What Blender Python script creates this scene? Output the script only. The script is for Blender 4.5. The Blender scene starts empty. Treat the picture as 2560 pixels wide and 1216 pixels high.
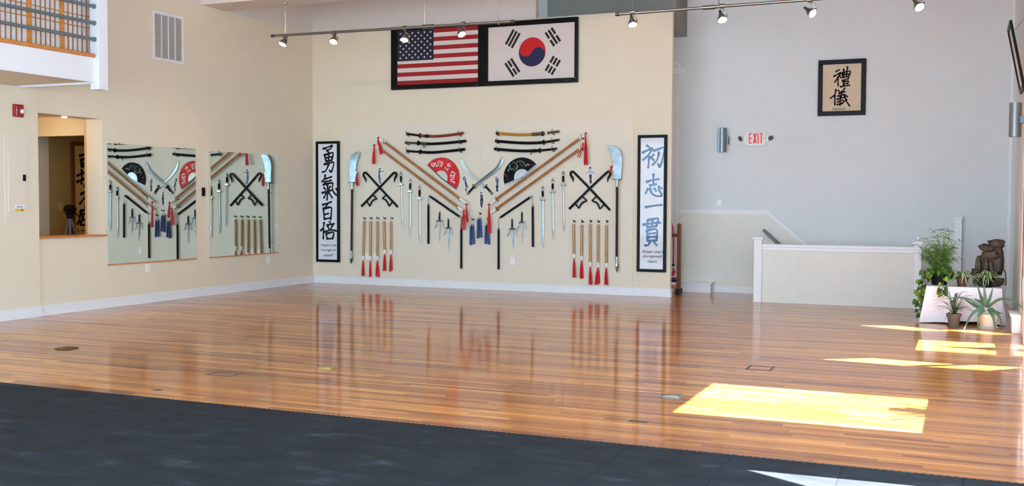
import bpy, math, random
from mathutils import Vector, Matrix
random.seed(7)
scene = bpy.context.scene
COL = scene.collection
PI = math.pi

# ------------------------------------------------------------------ camera
cam_d = bpy.data.cameras.new('camera')
cam = bpy.data.objects.new('camera', cam_d)
COL.objects.link(cam)
scene.camera = cam
F_PX = 2635.27
cam_d.sensor_fit = 'HORIZONTAL'
cam_d.sensor_width = 36.0
cam_d.lens = 36.0 * F_PX / 2560.0
cam_d.clip_start = 0.05
pitch, yaw, roll = 0.04033599886, 0.406036, 0.0043499
fw = Vector((-math.sin(yaw) * math.cos(pitch), math.cos(yaw) * math.cos(pitch), -math.sin(pitch)))
r0 = Vector((math.cos(yaw), math.sin(yaw), 0))
u0 = r0.cross(fw)
rt = r0 * math.cos(roll) + u0 * math.sin(roll)
up = -r0 * math.sin(roll) + u0 * math.cos(roll)
M = Matrix((rt, up, -fw)).transposed().to_4x4()
M.translation = Vector((11.5222, -17.1081, 1.6))
cam.matrix_world = M

# ------------------------------------------------------------------ world, sun, exposure
world = bpy.data.worlds.new('sky')
scene.world = world
world.use_nodes = True
bg = world.node_tree.nodes['Background']
bg.inputs['Color'].default_value = (0.59, 0.815, 1.0, 1)
bg.inputs['Strength'].default_value = 6.6

sun_d = bpy.data.lights.new('sun', 'SUN')
sun_d.energy = 70.0
sun_d.color = (1.0, 0.96, 0.90)
sun_d.angle = math.radians(0.6)
sun = bpy.data.objects.new('sun', sun_d)
COL.objects.link(sun)
sun.location = (25, -9, 14)
sun.rotation_euler = (0, math.atan(0.9), 0)

scene.view_settings.view_transform = 'Standard'
scene.view_settings.look = 'None'
scene.view_settings.gamma = 1.0
scene.view_settings.use_curve_mapping = False
scene.view_settings.exposure = 1.1
scene.cycles.use_denoising = True
scene.cycles.max_bounces = 10
scene.cycles.diffuse_bounces = 6
scene.cycles.glossy_bounces = 5
scene.cycles.sample_clamp_indirect = 6.0

# ------------------------------------------------------------------ materials
def lin(r, g, b):
    f = lambda v: (v / 255 / 12.92) if v / 255 <= 0.04045 else ((v / 255 + 0.055) / 1.055) ** 2.4
    return (f(r), f(g), f(b), 1.0)

MATS = {}
def mat(name, rgb, rough=0.5, metal=0.0, var=0.06, scale=9.0, stretch=(1, 1, 1), bump=0.0, coat=0.0, spec=0.5, coat_rough=0.06, emit=None, estr=0.0, trans=0.0):
    if name in MATS:
        return MATS[name]
    m = bpy.data.materials.new(name)
    m.use_nodes = True
    nt = m.node_tree
    b = nt.nodes['Principled BSDF']
    c = lin(*rgb)
    tc = nt.nodes.new('ShaderNodeTexCoord')
    mp = nt.nodes.new('ShaderNodeMapping')
    mp.inputs['Scale'].default_value = stretch
    nz = nt.nodes.new('ShaderNodeTexNoise')
    nz.inputs['Scale'].default_value = scale
    nz.inputs['Detail'].default_value = 4
    nt.links.new(tc.outputs['Object'], mp.inputs['Vector'])
    nt.links.new(mp.outputs['Vector'], nz.inputs['Vector'])
    cr = nt.nodes.new('ShaderNodeValToRGB')
    cr.color_ramp.elements[0].position = 0.3
    cr.color_ramp.elements[1].position = 0.7
    cr.color_ramp.elements[0].color = tuple(max(0, v * (1 - var)) for v in c[:3]) + (1,)
    cr.color_ramp.elements[1].color = tuple(min(1, v * (1 + var)) for v in c[:3]) + (1,)
    nt.links.new(nz.outputs['Fac'], cr.inputs['Fac'])
    nt.links.new(cr.outputs['Color'], b.inputs['Base Color'])
    b.inputs['Roughness'].default_value = rough
    b.inputs['Metallic'].default_value = metal
    b.inputs['Specular IOR Level'].default_value = spec
    b.inputs['Coat Weight'].default_value = coat
    b.inputs['Coat Roughness'].default_value = coat_rough
    b.inputs['Transmission Weight'].default_value = trans
    if emit:
        b.inputs['Emission Color'].default_value = lin(*emit)
        b.inputs['Emission Strength'].default_value = estr
    if bump:
        bp = nt.nodes.new('ShaderNodeBump')
        bp.inputs['Strength'].default_value = bump
        bp.inputs['Distance'].default_value = 0.01
        nt.links.new(nz.outputs['Fac'], bp.inputs['Height'])
        nt.links.new(bp.outputs['Normal'], b.inputs['Normal'])
    MATS[name] = m
    return m

def floor_material():
    m = bpy.data.materials.new('floor_boards')
    m.use_nodes = True
    nt = m.node_tree
    b = nt.nodes['Principled BSDF']
    N = nt.nodes.new
    L = nt.links.new
    tc = N('ShaderNodeTexCoord')
    br = N('ShaderNodeTexBrick')
    br.offset = 0.0
    br.inputs['Scale'].default_value = 1.0
    br.inputs['Brick Width'].default_value = 1.35
    br.inputs['Row Height'].default_value = 0.062
    br.inputs['Mortar Size'].default_value = 0.0012
    br.inputs['Mortar Smooth'].default_value = 0.3
    br.inputs['Bias'].default_value = 0.0
    br.inputs['Color1'].default_value = (0, 0, 0, 1)
    br.inputs['Color2'].default_value = (1, 1, 1, 1)
    br.inputs['Mortar'].default_value = (0.0, 0.0, 0.0, 1)
    # every row of boards is shifted by its own random amount so the butt joints scatter
    sep = N('ShaderNodeSeparateXYZ'); L(tc.outputs['Object'], sep.inputs[0])
    dv = N('ShaderNodeMath'); dv.operation = 'DIVIDE'; dv.inputs[1].default_value = 0.062; L(sep.outputs['Y'], dv.inputs[0])
    fl = N('ShaderNodeMath'); fl.operation = 'FLOOR'; L(dv.outputs[0], fl.inputs[0])
    wn = N('ShaderNodeTexWhiteNoise'); wn.noise_dimensions = '1D'; L(fl.outputs[0], wn.inputs['W'])
    mu = N('ShaderNodeMath'); mu.operation = 'MULTIPLY_ADD'; mu.inputs[1].default_value = 7.0; L(wn.outputs['Value'], mu.inputs[0]); L(sep.outputs['X'], mu.inputs[2])
    cb = N('ShaderNodeCombineXYZ'); L(mu.outputs[0], cb.inputs['X']); L(sep.outputs['Y'], cb.inputs['Y'])
    L(cb.outputs[0], br.inputs['Vector'])
    ramp = N('ShaderNodeValToRGB')
    e = ramp.color_ramp.elements
    e[0].position = 0.0; e[0].color = lin(148, 80, 26)
    e[1].position = 1.0; e[1].color = lin(234, 162, 74)
    n = e.new(0.25); n.color = lin(184, 110, 38)
    n = e.new(0.7); n.color = lin(212, 136, 52)
    L(br.outputs['Color'], ramp.inputs['Fac'])
    mp = N('ShaderNodeMapping'); mp.inputs['Scale'].default_value = (0.7, 16, 1)
    L(tc.outputs['Object'], mp.inputs['Vector'])
    nz = N('ShaderNodeTexNoise'); nz.inputs['Scale'].default_value = 3.0; nz.inputs['Detail'].default_value = 8; nz.inputs['Roughness'].default_value = 0.65
    L(mp.outputs['Vector'], nz.inputs['Vector'])
    gr = N('ShaderNodeValToRGB')
    gr.color_ramp.elements[0].position = 0.34; gr.color_ramp.elements[0].color = (0.5, 0.43, 0.37, 1)
    gr.color_ramp.elements[1].position = 0.62; gr.color_ramp.elements[1].color = (1.12, 1.1, 1.07, 1)
    L(nz.outputs['Fac'], gr.inputs['Fac'])
    mx = N('ShaderNodeMix'); mx.data_type = 'RGBA'; mx.blend_type = 'MULTIPLY'; mx.inputs[0].default_value = 0.8
    L(ramp.outputs['Color'], mx.inputs[6]); L(gr.outputs['Color'], mx.inputs[7])
    # worn broad patches
    mp2 = N('ShaderNodeMapping'); mp2.inputs['Scale'].default_value = (0.3, 2.6, 1)
    L(tc.outputs['Object'], mp2.inputs['Vector'])
    nz2 = N('ShaderNodeTexNoise'); nz2.inputs['Scale'].default_value = 1.3; nz2.inputs['Detail'].default_value = 5
    L(mp2.outputs['Vector'], nz2.inputs['Vector'])
    gr2 = N('ShaderNodeValToRGB')
    gr2.color_ramp.elements[0].position = 0.35; gr2.color_ramp.elements[0].color = (0.64, 0.57, 0.5, 1)
    gr2.color_ramp.elements[1].position = 0.65; gr2.color_ramp.elements[1].color = (1.05, 1.05, 1.05, 1)
    L(nz2.outputs['Fac'], gr2.inputs['Fac'])
    mx2 = N('ShaderNodeMix'); mx2.data_type = 'RGBA'; mx2.blend_type = 'MULTIPLY'; mx2.inputs[0].default_value = 0.8
    L(mx.outputs[2], mx2.inputs[6]); L(gr2.outputs['Color'], mx2.inputs[7])
    # dark joints
    mx3 = N('ShaderNodeMix'); mx3.data_type = 'RGBA'
    L(br.outputs['Fac'], mx3.inputs[0]); L(mx2.outputs[2], mx3.inputs[6]); mx3.inputs[7].default_value = lin(58, 36, 22)
    L(mx3.outputs[2], b.inputs['Base Color'])
    b.inputs['Roughness'].default_value = 0.4
    b.inputs['Specular IOR Level'].default_value = 0.1
    b.inputs['Coat Weight'].default_value = 0.74
    b.inputs['Coat Roughness'].default_value = 0.075
    mp3 = N('ShaderNodeMapping'); mp3.inputs['Scale'].default_value = (1.2, 15, 1)
    L(tc.outputs['Object'], mp3.inputs['Vector'])
    nz3 = N('ShaderNodeTexNoise'); nz3.inputs['Scale'].default_value = 1.6; nz3.inputs['Detail'].default_value = 3
    L(mp3.outputs['Vector'], nz3.inputs['Vector'])
    bp = N('ShaderNodeBump'); bp.inputs['Strength'].default_value = 0.11; bp.inputs['Distance'].default_value = 0.01
    L(nz3.outputs['Fac'], bp.inputs['Height'])
    L(bp.outputs['Normal'], b.inputs['Normal']); L(bp.outputs['Normal'], b.inputs['Coat Normal'])
    return m

def grooved_material(name, rgb, period, axis):
    """painted bead board: thin vertical grooves, cut by bump and a darker line"""
    m = mat(name, rgb, 0.5, var=0.02)
    nt = m.node_tree
    b = nt.nodes['Principled BSDF']
    tc = nt.nodes.new('ShaderNodeTexCoord')
    wv = nt.nodes.new('ShaderNodeTexWave')
    wv.bands_direction = axis
    wv.inputs['Scale'].default_value = 2 * PI / 20 / period
    nt.links.new(tc.outputs['Object'], wv.inputs['Vector'])
    cr = nt.nodes.new('ShaderNodeValToRGB')
    cr.color_ramp.elements[0].position = 0.0
    cr.color_ramp.elements[0].color = (0, 0, 0, 1)
    cr.color_ramp.elements[1].position = 0.035
    cr.color_ramp.elements[1].color = (1, 1, 1, 1)
    nt.links.new(wv.outputs['Fac'], cr.inputs['Fac'])
    bp = nt.nodes.new('ShaderNodeBump')
    bp.inputs['Strength'].default_value = 0.3
    bp.inputs['Distance'].default_value = 0.003
    nt.links.new(cr.outputs['Color'], bp.inputs['Height'])
    nt.links.new(bp.outputs['Normal'], b.inputs['Normal'])
    return m

def mat_tile_material():
    m = bpy.data.materials.new('black_foam')
    m.use_nodes = True
    nt = m.node_tree
    b = nt.nodes['Principled BSDF']
    N = nt.nodes.new; L = nt.links.new
    geo = N('ShaderNodeNewGeometry')
    mp = N('ShaderNodeMapping'); mp.inputs['Scale'].default_value = (1.0, 2.2, 1)
    L(geo.outputs['Position'], mp.inputs['Vector'])
    nz = N('ShaderNodeTexNoise'); nz.inputs['Scale'].default_value = 2.6; nz.inputs['Detail'].default_value = 9; nz.inputs['Roughness'].default_value = 0.6
    L(mp.outputs['Vector'], nz.inputs['Vector'])
    cr = N('ShaderNodeValToRGB')
    e = cr.color_ramp.elements
    e[0].position = 0.3; e[0].color = lin(25, 29, 34)
    e[1].position = 0.8; e[1].color = lin(104, 120, 134)
    n = e.new(0.58); n.color = lin(35, 41, 48)
    n = e.new(0.68); n.color = lin(51, 60, 69)
    L(nz.outputs['Fac'], cr.inputs['Fac'])
    L(cr.outputs['Color'], b.inputs['Base Color'])
    b.inputs['Roughness'].default_value = 0.8
    b.inputs['Specular IOR Level'].default_value = 0.15
    nf = N('ShaderNodeTexNoise'); nf.inputs['Scale'].default_value = 160
    L(geo.outputs['Position'], nf.inputs['Vector'])
    bp = N('ShaderNodeBump'); bp.inputs['Strength'].default_value = 0.25; bp.inputs['Distance'].default_value = 0.003
    L(nf.outputs['Fac'], bp.inputs['Height']); L(bp.outputs['Normal'], b.inputs['Normal'])
    return m

CREAM = mat('cream_paint', (220, 209, 187), 0.6, var=0.015, scale=3)
PANEL = mat('board_paint', (219, 211, 193), 0.55, var=0.015, scale=4)
GREY = mat('pale_grey_paint', (211, 215, 216), 0.6, var=0.02, scale=2)
WHITE = mat('white_trim_paint', (224, 225, 228), 0.4, var=0.015)
CEIL = mat('ceiling_paint', (214, 204, 196), 0.7, var=0.02, scale=2)
BEAD = grooved_material('cream_beadboard', (216, 214, 204), 0.115, 'X')
FLOOR = floor_material()
FOAM = mat_tile_material()
BLACK = mat('black_lacquer', (12, 12, 14), 0.4, var=0.1, spec=0.12)
BLACKM = mat('matte_black', (17, 17, 19), 0.6, var=0.1, spec=0.15)
INK = mat('brush_ink', (26, 27, 32), 0.6, var=0.2, scale=30, spec=0.1)
INKGLARE = mat('glare_tinted_ink', (54, 96, 140), 0.5, var=0.75, scale=6, coat=0.3, coat_rough=0.02)  # bluish window glare painted into the colour of dark ink
INKDARK = mat('dry_black_ink', (24, 20, 19), 0.7, var=0.2, scale=30, spec=0.1)
PAPER = mat('glazed_white_paper', (214, 218, 226), 0.6, var=0.02, coat=0.3, coat_rough=0.02)
PAPERTAN = mat('tan_rice_paper', (205, 186, 160), 0.7, var=0.04)
STEEL = mat('polished_steel', (128, 136, 142), 0.3, 1.0, var=0.25, scale=9)
STEELD = mat('dark_steel', (96, 98, 100), 0.35, 1.0, var=0.1)
CHROME = mat('satin_chrome', (150, 150, 148), 0.28, 1.0, var=0.04)
ALU = mat('grey_metal', (128, 134, 140), 0.38, 0.8, var=0.05)
PIPE = mat('grey_pipe_paint', (108, 120, 126), 0.35, 0.3, var=0.06)
WOOD = mat('rattan_wood', (160, 102, 46), 0.35, var=0.22, scale=5, stretch=(3, 3, 3), coat=0.3)
WOODL = mat('pale_bamboo', (178, 128, 74), 0.4, var=0.18, scale=14, stretch=(6, 6, 1), coat=0.2)
WOODD = mat('dark_brown_wood', (44, 25, 19), 0.5, var=0.2, scale=8, stretch=(6, 6, 1), spec=0.2)
RACKWOOD = mat('reddish_brown_wood', (120, 66, 40), 0.4, var=0.2, scale=8, stretch=(5, 5, 1))
HONEY = mat('honey_pine', (196, 126, 52), 0.35, var=0.2, scale=7, stretch=(4, 1, 4), coat=0.3)
SILLW = mat('orange_pine_sill', (194, 122, 60), 0.35, var=0.2, scale=9, stretch=(4, 1, 4), coat=0.3)
RED = mat('red_cloth', (196, 22, 30), 0.6, var=0.15, scale=30)
REDF = mat('red_fan_cloth', (206, 20, 28), 0.6, var=0.08)
BLUE = mat('blue_foam_grip', (16, 52, 122), 0.5, var=0.12)
WHITETAPE = mat('white_tape', (228, 226, 220), 0.5, var=0.04)
REDLAC = mat('red_brown_lacquer', (128, 34, 26), 0.3, var=0.1, coat=0.5)
GOLDLAC = mat('amber_lacquer', (186, 122, 34), 0.3, var=0.12, coat=0.5)
OLIVE = mat('olive_wrap', (66, 60, 36), 0.7, var=0.2, scale=60)
BROWNW = mat('brown_wrap', (92, 66, 42), 0.7, var=0.2, scale=60)
PLASTIC = mat('white_plastic', (236, 236, 234), 0.35, var=0.01)
MIRROR = mat('mirror_silver', (214, 224, 220), 0.0, 1.0, var=0.0)
STRING = mat('pale_cord', (190, 184, 172), 0.7)
SHOJI = mat('shoji_paper', (206, 206, 208), 0.8, var=0.02)
VINE = mat('vine_leaf', (50, 92, 26), 0.45, var=0.35, scale=8)
VINEL = mat('light_leaf', (112, 142, 44), 0.45, var=0.3, scale=9)
SEDGE = mat('sedge_green', (82, 116, 44), 0.5, var=0.3, scale=6)
SPIDERG = mat('spider_leaf', (108, 140, 84), 0.45, var=0.25, scale=20)
SPIDERW = mat('spider_leaf_stripe', (206, 212, 170), 0.45, var=0.1)
ALOE = mat('aloe_green', (58, 92, 66), 0.45, var=0.2, scale=10)
GRASS = mat('dark_strap_leaf', (50, 82, 42), 0.45, var=0.3, scale=8)
ROCK = mat('fountain_rock', (64, 50, 38), 0.55, var=0.75, scale=26, bump=0.8)
CLAY = mat('grey_clay', (102, 90, 80), 0.8, var=0.15)
CERAM = mat('white_ceramic', (212, 206, 196), 0.35, var=0.02)
TERRA = mat('terracotta', (84, 50, 38), 0.6, var=0.12)
SOIL = mat('soil', (44, 34, 26), 0.9, var=0.3, scale=40)
LINEN = mat('white_cloth', (226, 224, 232), 0.8, var=0.02, bump=0.05)

# ------------------------------------------------------------------ mesh building
class MB:
    def __init__(s):
        s.v = []; s.f = []; s.m = []; s.mi = 0
    def use(s, i):
        s.mi = i; return s
    def add(s, vs, fs):
        o = len(s.v)
        s.v += [tuple(p) for p in vs]
        for f in fs:
            s.f.append(tuple(o + i for i in f)); s.m.append(s.mi)
        return s
    def box(s, x0, x1, y0, y1, z0, z1):
        vs = [(x, y, z) for x in (x0, x1) for y in (y0, y1) for z in (z0, z1)]
        return s.add(vs, [(0, 1, 3, 2), (4, 6, 7, 5), (0, 4, 5, 1), (2, 3, 7, 6), (0, 2, 6, 4), (1, 5, 7, 3)])
    def bar(s, a, b, w, h, upv=(0, 0, 1)):
        a = Vector(a); b = Vector(b); d = (b - a).normalized(); u = Vector(upv)
        if abs(d.dot(u)) > 0.95: u = Vector((1, 0, 0))
        r = d.cross(u).normalized() * (w / 2); u = r.cross(d).normalized() * (h / 2)
        vs = []
        for p in (a, b):
            vs += [p - r - u, p + r - u, p + r + u, p - r + u]
        return s.add(vs, [(3, 2, 1, 0), (4, 5, 6, 7), (0, 1, 5, 4), (1, 2, 6, 5), (2, 3, 7, 6), (3, 0, 4, 7)])
    def tube(s, pts, rad, n=10, cap=True):
        pts = [Vector(p) for p in pts]
        if not isinstance(rad, (list, tuple)): rad = [rad] * len(pts)
        rings = []
        t0 = (pts[1] - pts[0]).normalized()
        u = Vector((0, 0, 1)) if abs(t0.z) < 0.9 else Vector((1, 0, 0))
        u = (u - t0 * u.dot(t0)).normalized()
        for i, p in enumerate(pts):
            t = (pts[min(i + 1, len(pts) - 1)] - pts[max(i - 1, 0)]).normalized()
            u = (u - t * u.dot(t)).normalized(); w = t.cross(u)
            rings.append([p + (u * math.cos(2 * PI * k / n) + w * math.sin(2 * PI * k / n)) * rad[i] for k in range(n)])
        vs = [q for r in rings for q in r]; fs = []
        for i in range(len(pts) - 1):
            for k in range(n):
                fs.append((i * n + k, i * n + (k + 1) % n, (i + 1) * n + (k + 1) % n, (i + 1) * n + k))
        if cap:
            fs.append(tuple(reversed(range(n)))); fs.append(tuple((len(pts) - 1) * n + k for k in range(n)))
        return s.add(vs, fs)
    def lathe(s, prof, o, n=24, axis='z'):
        vs = []; fs = []
        for r, h in prof:
            for k in range(n):
                a = 2 * PI * k / n; c, d = r * math.cos(a), r * math.sin(a)
                p = {'z': (c, d, h), 'y': (c, h, d), 'x': (h, c, d)}[axis]
                vs.append((o[0] + p[0], o[1] + p[1], o[2] + p[2]))
        for i in range(len(prof) - 1):
            for k in range(n):
                fs.append((i * n + k, i * n + (k + 1) % n, (i + 1) * n + (k + 1) % n, (i + 1) * n + k))
        if prof[0][0] > 1e-6: fs.append(tuple(reversed(range(n))))
        if prof[-1][0] > 1e-6: fs.append(tuple((len(prof) - 1) * n + k for k in range(n)))
        return s.add(vs, fs)
    def prism(s, poly, y0, y1):
        """outline in the x-z plane, given thickness along y"""
        n = len(poly)
        vs = [(p[0], y0, p[1]) for p in poly] + [(p[0], y1, p[1]) for p in poly]
        fs = [tuple(range(n)), tuple(reversed(range(n, 2 * n)))] + [(i, n + i, n + (i + 1) % n, (i + 1) % n) for i in range(n)]
        return s.add(vs, fs)
    def strip(s, left, right, closed=False):
        n = len(left)
        return s.add(list(left) + list(right), [(i, i + 1, n + i + 1, n + i) for i in range(n - 1)])
    def slab(s, left, right, y0, y1):
        """ribbon given by two 2-d edges in the x-z plane, thickened along y"""
        n = len(left)
        vs = [(p[0], y, p[1]) for y in (y0, y1) for e in (left, right) for p in e]
        fs = []
        for i in range(n - 1):
            fs += [(i, i + 1, n + i + 1, n + i), (2 * n + i, 3 * n + i, 3 * n + i + 1, 2 * n + i + 1),
                   (i, 2 * n + i, 2 * n + i + 1, i + 1), (n + i, n + i + 1, 3 * n + i + 1, 3 * n + i)]
        fs += [(0, n, 3 * n, 2 * n), (n - 1, 3 * n - 1, 4 * n - 1, 2 * n - 1)]
        return s.add(vs, fs)
    def sphere(s, c, r, n=12, m=8, sc=(1, 1, 1)):
        prof = [(max(1e-7, math.sin(PI * i / m)) * 1.0, -math.cos(PI * i / m)) for i in range(m + 1)]
        vs = []; fs = []
        for a, h in prof:
            for k in range(n):
                t = 2 * PI * k / n
                vs.append((c[0] + r * sc[0] * a * math.cos(t), c[1] + r * sc[1] * a * math.sin(t), c[2] + r * sc[2] * h))
        for i in range(m):
            for k in range(n):
                fs.append((i * n + k, i * n + (k + 1) % n, (i + 1) * n + (k + 1) % n, (i + 1) * n + k))
        return s.add(vs, fs)
    def build(s, name, mats, parent=None, smooth=False, origin=None, bevel=0.0, label=None):
        if not isinstance(mats, (list, tuple)): mats = [mats]
        if parent is None:
            if origin is None:
                xs, ys, zs = zip(*s.v)
                origin = ((min(xs) + max(xs)) / 2, (min(ys) + max(ys)) / 2, min(zs))
            o = Vector(origin)
        else:
            o = WO[parent.name]
        me = bpy.data.meshes.new(name)
        me.from_pydata([tuple(Vector(p) - o) for p in s.v], [], s.f)
        for m in mats: me.materials.append(m)
        me.polygons.foreach_set('material_index', s.m)
        if smooth:
            me.polygons.foreach_set('use_smooth', [True] * len(me.polygons))
            me.update()
            me.set_sharp_from_angle(angle=math.radians(40))
        me.update()
        ob = bpy.data.objects.new(name, me)
        COL.objects.link(ob)
        if parent is None: ob.location = o
        else: ob.parent = parent
        WO[ob.name] = o
        if bevel:
            md = ob.modifiers.new('bevel', 'BEVEL'); md.width = bevel; md.segments = 2; md.limit_method = 'ANGLE'
        if label: ob['label'] = label
        return ob

WO = {}
def tag(o, label, cat, group=None, kind=None):
    o['label'] = label; o['category'] = cat
    if group: o['group'] = group
    if kind: o['kind'] = kind
    return o
def thing(name, label, cat, loc, group=None):
    o = bpy.data.objects.new(name, None)
    o.empty_display_size = 0.05
    COL.objects.link(o); o.location = loc
    WO[o.name] = Vector(loc)
    return tag(o, label, cat, group)
def struct(name, mb, mats, **k):
    o = mb.build(name, mats, **k); o['kind'] = 'structure'; return o

def catmull(pts, n=6):
    if len(pts) == 2:
        a, b = pts
        return [tuple(a[j] + (b[j] - a[j]) * i / n for j in range(len(a))) for i in range(n + 1)]
    P = [pts[0]] + list(pts) + [pts[-1]]
    out = []
    for i in range(1, len(P) - 2):
        for k in range(n):
            t = k / n; t2, t3 = t * t, t * t * t
            out.append(tuple(0.5 * (2 * P[i][j] + (P[i + 1][j] - P[i - 1][j]) * t + (2 * P[i - 1][j] - 5 * P[i][j] + 4 * P[i + 1][j] - P[i + 2][j]) * t2 + (3 * P[i][j] - P[i - 1][j] - 3 * P[i + 1][j] + P[i + 2][j]) * t3) for j in range(len(P[i]))))
    out.append(tuple(pts[-1]))
    return out
def edges2d(path, widths):
    L, R = [], []
    for i, p in enumerate(path):
        a = path[max(i - 1, 0)]; b = path[min(i + 1, len(path) - 1)]
        dx, dz = b[0] - a[0], b[1] - a[1]; d = math.hypot(dx, dz) or 1
        w = widths[i] / 2
        L.append((p[0] - dz / d * w, p[1] + dx / d * w)); R.append((p[0] + dz / d * w, p[1] - dx / d * w))
    return L, R
def brush(mb, pts, w, y0, y1, map3=None):
    """one brush stroke: heavy start, thinner middle, swelling then tapering end"""
    path = catmull(pts, 7); n = len(path) - 1
    ext = []
    a, b = path[0], path[1]; d = math.hypot(b[0] - a[0], b[1] - a[1]) or 1
    ext = [(a[0] - (b[0] - a[0]) / d * w * 0.28, a[1] - (b[1] - a[1]) / d * w * 0.28)]
    a, b = path[-1], path[-2]; d = math.hypot(b[0] - a[0], b[1] - a[1]) or 1
    end = (a[0] - (b[0] - a[0]) / d * w * 0.3, a[1] - (b[1] - a[1]) / d * w * 0.3)
    ws = [w * (0.9 + 0.22 * math.cos(2 * PI * i / n) + random.uniform(-0.06, 0.06)) * (1 - 0.25 * (i / n) ** 3) for i in range(n + 1)]
    path = ext + path + [end]; ws = [w * 0.45] + ws + [w * 0.3]
    L, R = edges2d(path, ws)
    if map3:
        k = len(L)
        mb.add([map3(p) for p in L] + [map3(p) for p in R], [(i, i + 1, k + i + 1, k + i) for i in range(k - 1)])
    else:
        mb.slab(L, R, y0, y1)

_fonts = {}
def glyphs(text, shear=0.0, bold=0.0):
    """outline of a line of writing as flat triangles, normalised to its own box"""
    cu = bpy.data.curves.new('writing', 'FONT'); cu.body = text; cu.shear = shear; cu.offset = bold; cu.resolution_u = 3
    ob = bpy.data.objects.new('writing', cu); COL.objects.link(ob)
    dg = bpy.context.evaluated_depsgraph_get(); dg.update()
    me = bpy.data.meshes.new_from_object(ob.evaluated_get(dg))
    vs = [tuple(v.co) for v in me.vertices]; fs = [tuple(p.vertices) for p in me.polygons]
    bpy.data.objects.remove(ob); bpy.data.curves.remove(cu); bpy.data.meshes.remove(me)
    x0 = min(v[0] for v in vs); x1 = max(v[0] for v in vs); y0 = min(v[1] for v in vs); y1 = max(v[1] for v in vs)
    return [((v[0] - x0) / (x1 - x0), (v[1] - y0) / (y1 - y0)) for v in vs], fs
def write_on(mb, text, x0, x1, z0, z1, y, shear=0.0, bold=0.0, slope=0.0):
    vs, fs = glyphs(text, shear, bold)
    mb.add([(x0 + u * (x1 - x0), y, z0 + v * (z1 - z0) + slope * u) for u, v in vs], fs)

def frame_mb(x0, x1, z0, z1, w, y0, y1):
    """picture frame in the x-z plane"""
    m = MB()
    m.box(x0, x1, y0, y1, z0, z0 + w).box(x0, x1, y0, y1, z1 - w, z1)
    m.box(x0, x0 + w, y0, y1, z0 + w, z1 - w).box(x1 - w, x1, y0, y1, z0 + w, z1 - w)
    return m

def wall_y(x_or_y, lo, hi, t0, t1, z0, z1, holes, axis):
    """wall running along one axis with rectangular holes (a0, a1, z0, z1)"""
    m = MB()
    def put(a0, a1, c0, c1):
        if a1 - a0 < 1e-5 or c1 - c0 < 1e-5: return
        if axis == 'y': m.box(t0, t1, a0, a1, c0, c1)
        else: m.box(a0, a1, t0, t1, c0, c1)
    cur = lo
    for (a0, a1, h0, h1) in sorted(holes):
        put(cur, a0, z0, z1); put(a0, a1, z0, h0); put(a0, a1, h1, z1); cur = a1
    put(cur, hi, z0, z1)
    return m
from mathutils.geometry import tessellate_polygon
# ================================================================== the setting
XR = 12.17          # right wall
YG = 1.3            # grey wall behind the stairwell
ZC = 5.5            # ceiling

m = MB()
m.box(-2.6, XR, -20, -0.08, -0.1, 0).box(-2.6, 8.72, -0.08, YG, -0.1, 0).box(10.8, XR, -0.08, YG, -0.1, 0)
struct('floor', m, FLOOR, origin=(0, 0, 0))
m = MB().box(0, XR, -20, YG, ZC, ZC + 0.1)
struct('ceiling', m, CEIL)
m = MB().box(0, XR, -3.19, -2.6, 4.77, ZC)
struct('ceiling_beam', m, CEIL)

# left wall with the pass-through opening; cream up to 4.77, white above
m = wall_y(None, -20, 0, -0.3, 0, 0, 4.77, [(-6.53, -5.37, 1.055, 2.755)], 'y')
struct('wall_left', m, CREAM)
struct('wall_left_upper', MB().box(-0.3, 0, -20, 0, 4.77, ZC), CEIL)
struct('wall_left_thickening', MB().box(0, 0.035, -20, -6.555, 0, 3.075), CREAM)
# back partition
struct('wall_back', MB().box(-0.3, 7.03, 0, 0.09, 0, 4.77), CREAM)
struct('wall_back_upper', MB().box(-0.3, 4.6, 0.0, 0.14, 4.77, ZC), CEIL)
m = MB().box(-2.6, XR + 0.2, YG, YG + 0.1, -1.6, ZC)
struct('wall_stairwell', m, GREY)
# rear shop front, behind the camera: three big windows
m = wall_y(None, -0.3, XR + 0.1, -20.1, -20, 0, ZC, [(0.5, 3.9, 0.35, 3.7), (4.3, 7.7, 0.35, 3.7), (8.1, 11.6, 0.35, 3.7)], 'x')
struct('wall_front', m, WHITE)
# right wall: bays for windows and for the added sun-slit panels
bays = [(-19.4, -15.6, 0.4, 3.5), (-15.2, -11.75, 0.4, 3.5), (-11.5, -10.78, 0.02, 2.4), (-9.33, -7.96, 1.0, 2.97), (-6.4, -5.6, 0.02, 2.4), (-4.95, -4.03, 0.03, 1.27), (-3.2, -2.55, 0.05, 2.3)]
m = wall_y(None, -20, YG, XR, XR + 0.03, 0, ZC, bays, 'y')
struct('wall_right', m, GREY)
def sun_z(x):
    return (XR - x) / 0.9
def slit_panel(name, bay, quads):
    """panel added in a bay, its gaps shaping the sun into slanted patches"""
    outer = [(bay[0], bay[2]), (bay[1], bay[2]), (bay[1], bay[3]), (bay[0], bay[3])]
    polys = [[Vector((XR + 0.005, a, b)) for a, b in outer]] + [[Vector((XR + 0.005, y, sun_z(x))) for x, y in q] for q in quads]
    flat = [v for p in polys for v in p]
    tris = tessellate_polygon(polys)
    m = MB()
    m.add(flat, tris); m.add([(v.x + 0.012, v.y, v.z) for v in flat], tris)
    struct(name, m, WHITE)
slit_panel('sun_slits_1', bays[2], [[(10.34, -10.89), (12.05, -10.83), (12.05, -11.45), (11.3, -11.45)]])  # unseen slit panels, gaps cut to cast the slanted sun patches
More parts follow.
